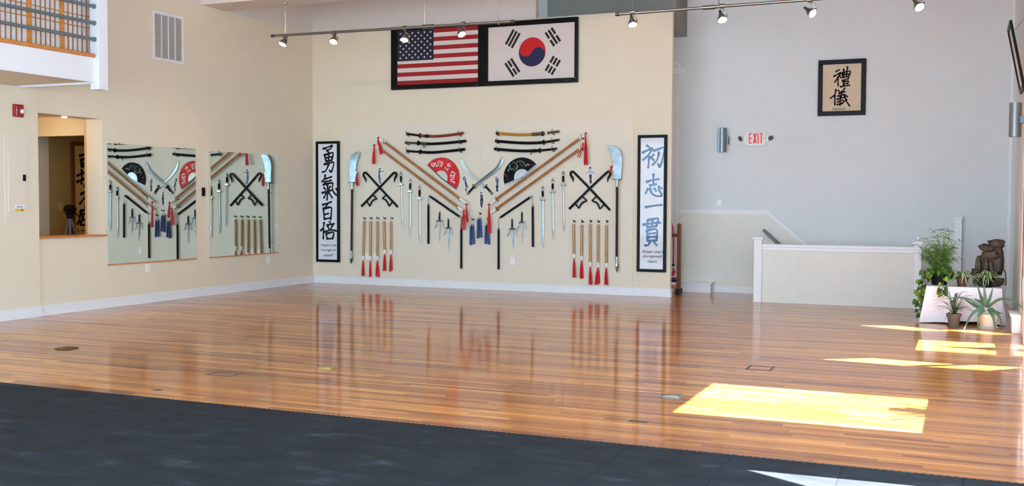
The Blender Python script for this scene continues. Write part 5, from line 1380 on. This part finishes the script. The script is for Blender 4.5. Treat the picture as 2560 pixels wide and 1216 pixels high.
fs = [(j * N + i, j * N + (i + 1) % N, (j + 1) * N + (i + 1) % N, (j + 1) * N + i) for j in range(12) for i in range(N)]
m.add(vs, fs); m.add(rows[0], [tuple(range(N))])
o = m.build('tablecloth', LINEN, smooth=True)
tag(o, 'white cloth draped to the floor over the low plant table', 'tablecloth')

def ribbon3(m, pts, ws, up=(0, -1, 0.3), crease=0.25):
    """leaf blade along a 3-d path, lightly folded along its middle"""
    k = len(pts); L, R, Cc = [], [], []
    for i, p in enumerate(pts):
        p = Vector(p); t = (Vector(pts[min(i + 1, k - 1)]) - Vector(pts[max(i - 1, 0)])).normalized()
        s = t.cross(Vector(up))
        if s.length < 1e-4: s = Vector((1, 0, 0))
        s.normalize(); n = s.cross(t).normalized()
        L.append(p - s * ws[i] / 2); R.append(p + s * ws[i] / 2); Cc.append(p - n * ws[i] * crease)
    m.add(L + Cc + R, [f for i in range(k - 1) for f in ((i, i + 1, k + i + 1, k + i), (k + i, k + i + 1, 2 * k + i + 1, 2 * k + i))])
def arc_leaf(m, base, az, length, rise, droop, w, n=7, lean=0.3):
    pts, ws = [], []
    for i in range(n + 1):
        u = i / n
        r = length * (lean * u + (1 - lean) * u * u)
        z = rise * math.sin(min(1, u * 1.15) * PI / 2) - droop * u ** 2.6
        px_, py_ = base[0] + r * math.cos(az), base[1] + r * math.sin(az)
        zmin = 0.497 if base[2] > 0.4 and 11.03 < px_ < 12.0 and -2.13 < py_ < -1.42 else 0.012
        pts.append((px_, py_, max(base[2] + z, zmin)))
        ws.append(w * (0.55 + 0.6 * math.sin(PI * min(1, 0.18 + u * 0.7))) * (1 if i < n else 0.08))
    ribbon3(m, pts, ws, up=(math.cos(az + PI / 2) * 0.01, math.sin(az + PI / 2) * 0.01, 1))
    return pts
def heart_leaf(m, c, size, nrm, droop):
    nrm = Vector(nrm).normalized(); dn = Vector(droop); dn = (dn - nrm * dn.dot(nrm)).normalized(); s = nrm.cross(dn)
    out = [(0, 0.12), (0.3, -0.1), (0.5, 0.15), (0.46, 0.5), (0.25, 0.85), (0, 1.15), (-0.25, 0.85), (-0.46, 0.5), (-0.5, 0.15), (-0.3, -0.1)]
    c = Vector(c)
    vs = [c + s * a * size + dn * b * size + nrm * (abs(a) * 0.35 * size) for a, b in out] + [c + dn * 0.45 * size - nrm * 0.02]
    m.add(vs, [(i, (i + 1) % 10, 10) for i in range(10)])
def pot(t, c, z0, h, r0, r1, mt, rim=True, name='pot'):
    prof = [(r0, z0), (r0 + (r1 - r0) * 0.8, z0 + h * 0.8)]
    prof += [(r1 + 0.006, z0 + h * 0.8), (r1 + 0.008, z0 + h)] if rim else [(r1, z0 + h)]
    prof += [(r1 - 0.01, z0 + h), (r1 - 0.014, z0 + h - 0.02)]
    MB().lathe(prof, (c[0], c[1], 0), 28).build(name, mt, t, smooth=True)
    MB().lathe([(0.0, z0 + h - 0.018), (r1 - 0.013, z0 + h - 0.02)], (c[0], c[1], 0), 20).build('soil', SOIL, t)

TZ = 0.489
# big sedge with trailing vine
c = (11.215, -1.80)
t = thing('potted_plant', 'tall feathery green plant with trailing vine in black pot on the cloth', 'plant', (c[0], c[1], TZ))
pot(t, c, TZ, 0.15, 0.095, 0.115, BLACKM)
m = MB()
for k in range(84):
    az = random.uniform(0, 2 * PI); ln = random.uniform(0.02, 0.26); hh = random.uniform(0.25, 0.5) if k % 4 else random.uniform(0.5, 0.72) * (1 if ln < 0.16 else 0.8)
    b = (c[0] + random.uniform(-0.05, 0.05), c[1] + random.uniform(-0.05, 0.05), TZ + 0.12)
    pts = []
    for i in range(7):
        u = i / 6
        pts.append((b[0] + ln * u ** 1.5 * math.cos(az), b[1] + ln * u ** 1.5 * math.sin(az), b[2] + hh * (u - 0.12 * u * u)))
    m.use(k % 2); ribbon3(m, pts, [0.006, 0.006, 0.005, 0.005, 0.004, 0.004, 0.002])
    for j in range(8):
        q = pts[random.randint(2, 6)]; a2 = az + random.uniform(-1.7, 1.7); l2 = random.uniform(0.05, 0.14); up2 = random.uniform(-0.05, 0.07)
        ribbon3(m, [q, (q[0] + l2 * 0.5 * math.cos(a2), q[1] + l2 * 0.5 * math.sin(a2), q[2] + up2 * 0.8), (q[0] + l2 * math.cos(a2), q[1] + l2 * math.sin(a2), q[2] + up2 * 0.8 - 0.02)], [0.006, 0.007, 0.001])
m.build('foliage', [SEDGE, VINE], t, label='fine feathery stems and leaves')
m = MB(); ms = MB()
for k in range(46):
    a = random.uniform(-2.8, 0.2); r = random.uniform(0.06, 0.15)
    p = (c[0] + r * math.cos(a) * 1.1, c[1] + r * math.sin(a), TZ + random.uniform(0.13, 0.25) - max(0, r - 0.11) * 1.2)
    m.use(random.choice((0, 0, 1))); heart_leaf(m, p, random.uniform(0.045, 0.075), (0.5 * math.cos(a) + random.uniform(-.3, .3), -0.8, 0.5), (random.uniform(-.4, .4), -0.2, -1))
for (x0, y0, zend, x1) in ((-0.10, -0.05, 0.13, 10.97), (-0.11, 0.0, 0.30, 11.01), (-0.10, -0.10, 0.07, 11.0), (0.02, -0.12, 0.40, 11.27)):
    yv = -1.86 if x1 < 11.1 else -2.14
    path = catmull([(c[0] + x0, c[1] + y0, TZ + 0.17), ((c[0] + x0 + x1) / 2, (c[1] + y0 + yv) / 2, TZ + 0.20), (x1, yv, TZ + 0.02), (x1 - 0.015, yv - 0.01, (TZ + zend) / 2), (x1 + 0.01, yv - 0.02, zend)], 6)
    ms.tube(path, 0.004, 6)
    for i in range(5, len(path), 2):
        p = path[i]; s = 1 if i % 4 == 1 else -1
        m.use(random.choice((0, 0, 1))); heart_leaf(m, (p[0] + s * 0.02, p[1] - 0.012, p[2]), random.uniform(0.05, 0.075), (s * 0.4, -0.9, 0.3), (s * 0.7, -0.1, -0.8))
m.build('vine_leaves', [VINE, VINEL], t, label='heart shaped trailing leaves')
ms.build('vine_stem', VINE, t, smooth=True)

def spider_plant(label, c, mt, n, seed):
    random.seed(seed)
    t = thing('spider_plant', label, 'plant', (c[0], c[1], TZ), 'spider plants on the table')
    pot(t, c, TZ, 0.12, 0.055, 0.075, mt)
    m = MB()
    for k in range(n):
        az = 2 * PI * k / n + random.uniform(-0.3, 0.3); L = random.uniform(0.10, 0.24)
        pts = arc_leaf(m.use(0), (c[0], c[1], TZ + 0.105), az, L, random.uniform(0.09, 0.17), random.uniform(0.10, 0.26), 0.014, 8, 0.45)
        ribbon3(m.use(1), [(p[0], p[1] - 0.0015, p[2] + 0.002) for p in pts], [0.006] * (len(pts) - 1) + [0.001], up=(0, 0, 1))
    m.build('leaves', [SPIDERG, SPIDERW], t, label='pale striped arching leaves')
spider_plant('striped spider plant in brown pot, between the tall plant and the fountain', (11.50, -1.92), TERRA, 34, 3)
spider_plant('striped spider plant in black pot in front of the stacked rock fountain', (11.80, -1.93), BLACKM, 38, 4)
random.seed(11)

from mathutils import noise
def rock(m, c, size, seed, tilt=0.0, yaw_=0.0):
    n, k = 18, 12; vs = []
    R = Matrix.Rotation(tilt, 3, 'Y') @ Matrix.Rotation(yaw_, 3, 'Z')
    se = lambda v, e: math.copysign(abs(v) ** e, v)
    for i in range(k + 1):
        ph = -PI / 2 + PI * i / k
        for j in range(n):
            th = 2 * PI * j / n
            p = Vector((se(math.cos(ph), 0.6) * se(math.cos(th), 0.6), se(math.cos(ph), 0.6) * se(math.sin(th), 0.6), se(math.sin(ph), 0.6)))
            d = 1 + 0.28 * noise.noise(p * 1.4 + Vector((seed * 3.1, 0, 0))) + 0.14 * noise.noise(p * 3.7 + Vector((0, seed * 2.3, 0)))
            q = R @ Vector((p.x * size[0] * d, p.y * size[1] * d, p.z * size[2] * d))
            vs.append((c[0] + q.x, c[1] + q.y, c[2] + q.z))
    fs = [(i * n + j, i * n + (j + 1) % n, (i + 1) * n + (j + 1) % n, (i + 1) * n + j) for i in range(k) for j in range(n)]
    m.add(vs, fs)
t = thing('tabletop_fountain', 'dark stacked rock fountain on the white table cloth', 'fountain', (11.82, -1.62, TZ))
MB().lathe([(0.10, TZ), (0.19, TZ + 0.02), (0.20, TZ + 0.10), (0.18, TZ + 0.10), (0.17, TZ + 0.04)], (11.82, -1.68, 0), 26).build('basin', ROCK, t, smooth=True)
for nm, a, b, dep, yy, sd, tl in (
    ('rock_slab', (11.815, 1.003), (12.006, 1.105), 0.07, -1.62, 1, 0.03), ('rock_slab', (11.708, 0.949), (11.896, 1.039), 0.07, -1.65, 2, 0.14), ('rock_slab', (11.731, 0.844), (11.956, 0.949), 0.08, -1.66, 4, -0.12),
    ('rock_column', (11.858, 0.617), (11.994, 1.023), 0.09, -1.60, 5, 0.0), ('rock_column', (11.658, 0.672), (11.726, 0.873), 0.05, -1.70, 6, 0.06), ('rock_column', (11.701, 0.616), (11.882, 0.883), 0.07, -1.62, 7, 0.0),
    ('rock_column', (11.759, 0.624), (11.813, 0.850), 0.03, -1.70, 11, 0.05), ('rock_column', (11.829, 0.620), (11.883, 0.807), 0.03, -1.69, 12, -0.06), ('rock_ledge', (11.616, 0.613), (11.701, 0.714), 0.06, -1.72, 8, 0.2), ('rock_ledge', (11.724, 0.603), (11.851, 0.691), 0.06, -1.72, 9, 0.1)):
    m = MB(); rock(m, ((a[0] + b[0]) / 2, yy, (a[1] + b[1]) / 2), (abs(b[0] - a[0]) / 1.9, dep, abs(b[1] - a[1]) / 1.9), sd, tl, 0.3 * math.sin(sd)); m.build(nm, ROCK, t, smooth=True)
MB().tube(catmull([(11.96, -1.62, 0.70), (12.02, -1.64, 0.69), (12.035, -1.66, 0.55), (12.03, -1.7, 0.50)], 5), 0.006, 8).build('power_cord', BLACKM, t, smooth=True)

# strap-leaf plant in a clay pot on the floor
c = (11.41, -2.40)
t = thing('potted_plant', 'small dark strap-leaved plant in grey clay pot on the floor', 'plant', (c[0], c[1], 0))
pot(t, c, 0.012, 0.155, 0.062, 0.085, CLAY)
MB().lathe([(0.0, 0.0), (0.075, 0.0), (0.08, 0.014), (0.07, 0.012)], (c[0], c[1], 0), 24).build('saucer', CLAY, t, smooth=True)
m = MB()
for k in range(44):
    az = random.uniform(0, 2 * PI); L = random.uniform(0.10, 0.34); hh = random.uniform(0.10, 0.34) * (1.25 - L)
    arc_leaf(m, (c[0], c[1], 0.15), az, L, hh, random.uniform(0.0, 0.16) * L * 4, 0.011, 7, 0.6)
m.build('leaves', GRASS, t, label='narrow dark green leaves')

# aloe in a white pot
c = (11.815, -2.46)
t = thing('potted_aloe', 'large aloe with long grey-green leaves in white pot on the floor', 'plant', (c[0], c[1], 0))
pot(t, c, 0.03, 0.155, 0.10, 0.118, CERAM, rim=False)
MB().lathe([(0.0, 0.0), (0.115, 0.0), (0.13, 0.028), (0.115, 0.03), (0.1, 0.012)], (c[0], c[1], 0), 28).build('saucer', CERAM, t, smooth=True)
def thick_leaf(pts, w, nm='leaf', mt=ALOE):
    path = catmull(pts, 5); k = len(path); n = 8; vs = []
    for i, p in enumerate(path):
        u = i / (k - 1); ww = w * (1 - u ** 1.7) * 0.5 + 0.0015
        t_ = (Vector(path[min(i + 1, k - 1)]) - Vector(path[max(i - 1, 0)])).normalized()
        s = t_.cross(Vector((0, -1, 0.35))); s.normalize(); nn = s.cross(t_).normalized()
        for j in range(n):
            a = 2 * PI * j / n
            vs.append(Vector(p) + s * ww * math.cos(a) + nn * (ww * 0.42 * math.sin(a) + ww * 0.25 * math.cos(2 * a)))
    fs = [(i * n + j, i * n + (j + 1) % n, (i + 1) * n + (j + 1) % n, (i + 1) * n + j) for i in range(k - 1) for j in range(n)]
    MB().add(vs, fs).build(nm, mt, t, smooth=True)
def yp(p, y): return (p[0], y, p[1])
thick_leaf([yp((11.765, 0.279), -2.45), yp((11.724, 0.398), -2.42), yp((11.675, 0.554), -2.40)], 0.05)
thick_leaf([yp((11.778, 0.279), -2.45), yp((11.769, 0.424), -2.46), yp((11.753, 0.575), -2.44)], 0.048)
thick_leaf([yp((11.796, 0.292), -2.44), yp((11.837, 0.409), -2.42), yp((11.859, 0.522), -2.40)], 0.04)
thick_leaf([yp((11.804, 0.268), -2.48), yp((11.928, 0.380), -2.56), yp((12.069, 0.391), -2.66), yp((12.168, 0.320), -2.76), yp((12.215, 0.209), -2.95)], 0.034)
thick_leaf([yp((11.743, 0.266), -2.47), yp((11.608, 0.357), -2.5), yp((11.451, 0.385), -2.52), yp((11.284, 0.356), -2.5)], 0.034)
thick_leaf([yp((11.738, 0.247), -2.47), yp((11.632, 0.297), -2.46), yp((11.518, 0.372), -2.44)], 0.046)
thick_leaf([yp((11.754, 0.272), -2.50), yp((11.644, 0.212), -2.62), yp((11.582, 0.124), -2.72), yp((11.528, -0.011), -2.80)], 0.042)
thick_leaf([yp((11.755, 0.242), -2.52), yp((11.703, 0.179), -2.62), yp((11.697, 0.093), -2.62), yp((11.691, 0.014), -2.60)], 0.046)
thick_leaf([yp((11.815, 0.251), -2.52), yp((11.867, 0.162), -2.64), yp((11.894, 0.012), -2.64)], 0.045)
thick_leaf([yp((11.837, 0.258), -2.50), yp((11.921, 0.195), -2.60), yp((11.957, 0.106), -2.62), yp((11.949, -0.003), -2.60)], 0.042)
thick_leaf([yp((11.821, 0.245), -2.44), yp((11.909, 0.213), -2.42), yp((11.981, 0.189), -2.40)], 0.035)
thick_leaf([yp((11.766, 0.236), -2.52), yp((11.700, 0.233), -2.58), yp((11.645, 0.206), -2.62)], 0.05)
thick_leaf([yp((11.798, 0.280), -2.42), yp((11.720, 0.325), -2.34), yp((11.641, 0.359), -2.28)], 0.05)

# plants on the sills of the right-hand windows (outside the picture, they shade the sun patches)
t = thing('sill_plant', 'spiky plant on a window sill of the right wall', 'plant', (XR + 0.18, -8.52, 0.9))
m = MB()
for k in range(26):
    a = random.uniform(-0.25, 0.25) * (0.4 + k % 3); ln = random.uniform(0.28, 0.52)
    m.bar((XR + 0.18, -8.52 + a * 0.2, 1.0), (XR + 0.18 + random.uniform(-.03, .03), -8.52 + a * 0.75, 1.0 + ln), 0.028, 0.004, (1, 0, 0))
m.build('leaves', GRASS, t)
MB().lathe([(0.05, 0.9), (0.06, 0.99)], (XR + 0.18, -8.52, 0), 14).build('pot', TERRA, t)
MB().box(XR + 0.04, XR + 0.3, -9.4, -7.9, 0.87, 0.9).build('sill_board', WHITE, t)
t = thing('sill_plant', 'single spear-leaved plant behind the low window of the right wall', 'plant', (XR + 0.08, -4.5, 0.0))
L = [(-4.62, 0.0), (-4.62, 0.36), (-4.66, 0.50), (-4.60, 0.66), (-4.56, 0.9), (-4.52, 1.15)]; R = [(-4.36, 0.0), (-4.36, 0.36), (-4.34, 0.50), (-4.44, 0.66), (-4.48, 0.9), (-4.52, 1.15)]
m = MB(); k = 6
m.add([(XR + 0.08, a, b) for a, b in L] + [(XR + 0.10, a, b) for a, b in R], [(i, i + 1, k + i + 1, k + i) for i in range(k - 1)])
m.build('leaf', GRASS, t)

# ================================================================== floor marks and the foam mat
def cover(label, x, y, ang_, mt, s=0.075):
    t = thing('floor_outlet_cover', label, 'floor plate', (x, y, 0), 'floor outlet covers')
    ca, sa = math.cos(ang_), math.sin(ang_)
    q = lambda u, v, z: (x + u * ca - v * sa, y + u * sa + v * ca, z)
    m = MB(); vs = [q(u, v, z) for z in (0.0005, 0.012) for u, v in ((-s, -s), (s, -s), (s, s), (-s, s))]
    m.add(vs, [(3, 2, 1, 0), (4, 5, 6, 7), (0, 1, 5, 4), (1, 2, 6, 5), (2, 3, 7, 6), (3, 0, 4, 7)]); m.build('plate', mt, t, bevel=0.002)
    k = s * 0.72; m = MB(); vs = [q(u, v, z) for z in (0.012, 0.015) for u, v in ((-k, -k), (k, -k), (k, k), (-k, k))]
    m.add(vs, [(3, 2, 1, 0), (4, 5, 6, 7), (0, 1, 5, 4), (1, 2, 6, 5), (2, 3, 7, 6), (3, 0, 4, 7)]); m.build('lid', mt, t)
cover('dark brass floor outlet cover on the boards near the left wall', 2.75, -8.71, 0.0, mat('tarnished_brass', (96, 80, 48), 0.5, 0.5, var=0.2), 0.085)
cover('pale brass floor outlet cover in the middle of the wood floor', 6.0, -8.66, 0.0, mat('pale_brass', (168, 150, 92), 0.4, 0.6, var=0.2), 0.07)
cover('grey metal floor outlet cover beside the big sun patch', 9.35, -8.70, 0.0, mat('dull_zinc', (140, 136, 126), 0.4, 0.6, var=0.2), 0.07)
TAPE = mat('dark_tape', (62, 60, 64), 0.6)
def tape_square(label, x0, x1, y0, y1, w=0.022):
    t = thing('tape_square', label, 'tape', ((x0 + x1) / 2, (y0 + y1) / 2, 0), 'tape squares on the floor')
    for a in ((x0, x1, y0, y0 + w), (x0, x1, y1 - w, y1), (x0, x0 + w, y0 + w, y1 - w), (x1 - w, x1, y0 + w, y1 - w)):
        MB().box(a[0], a[1], a[2], a[3], 0.0003, 0.0012).build('tape_strip', TAPE, t)
tape_square('dark tape square on the wood floor left of centre', 5.18, 5.46, -9.44, -9.24)
tape_square('dark tape square on the wood floor below the stair railing', 9.62, 9.86, -7.05, -6.78)
tag(MB().box(5.30, 5.38, -10.25, -10.20, 0.0003, 0.0012).build('tape_scrap', TAPE), 'small dark tape scrap on the wood near the left part of the mat edge', 'tape', 'tape scraps')
tag(MB().box(9.30, 9.44, -9.80, -9.74, 0.0003, 0.0012).build('tape_scrap', TAPE), 'small dark tape scrap on the wood below the big sun patch', 'tape', 'tape scraps')

TS = 0.66
def tooth(t):
    u = (t / 0.044) % 1.0
    return 0.0065 * math.sin(2 * PI * u) * (1.25 if abs(math.sin(2 * PI * u)) > 0.5 else 1)
def tile_mesh(shrink=0.9975):
    pts = []; n = 60
    for i in range(n): pts.append((TS * i / n, tooth(TS * i / n)))
    for i in range(n): pts.append((TS + tooth(TS * i / n), TS * i / n))
    for i in range(n): pts.append((TS - TS * i / n, TS + tooth(TS - TS * i / n)))
    for i in range(n): pts.append((tooth(TS - TS * i / n), TS - TS * i / n))
    h = TS / 2; pts = [((x - h), (y - h)) for x, y in pts]; k = len(pts)
    top = 0.0145
    rings = [[(x * shrink, y * shrink, 0.0) for x, y in pts], [(x * shrink, y * shrink, top - 0.003) for x, y in pts], [(x * (shrink - 0.008), y * (shrink - 0.008), top) for x, y in pts]]
    vs = [p for r in rings for p in r]
    fs = [(a * k + i, a * k + (i + 1) % k, (a + 1) * k + (i + 1) % k, (a + 1) * k + i) for a in (0, 1) for i in range(k)] + [tuple(2 * k + i for i in range(k))]
    me = bpy.data.meshes.new('mat_tile'); me.from_pydata(vs, [], fs); me.materials.append(FOAM); me.update()
    return me
tm = tile_mesh()
first = None
for iy in range(6):
    for ix in range(19):
        x = 11.87 - TS * ix; y = -10.88 - TS * iy
        if x < 0.4: continue
        o = bpy.data.objects.new('mat_tile', tm) if first is None else first.copy()
        if first is None: first = o
        COL.objects.link(o); o.location = (x, y, 0.0)
        tag(o, 'black interlocking foam tile of the exercise mat in the foreground', 'mat tile', 'black foam mat tiles')
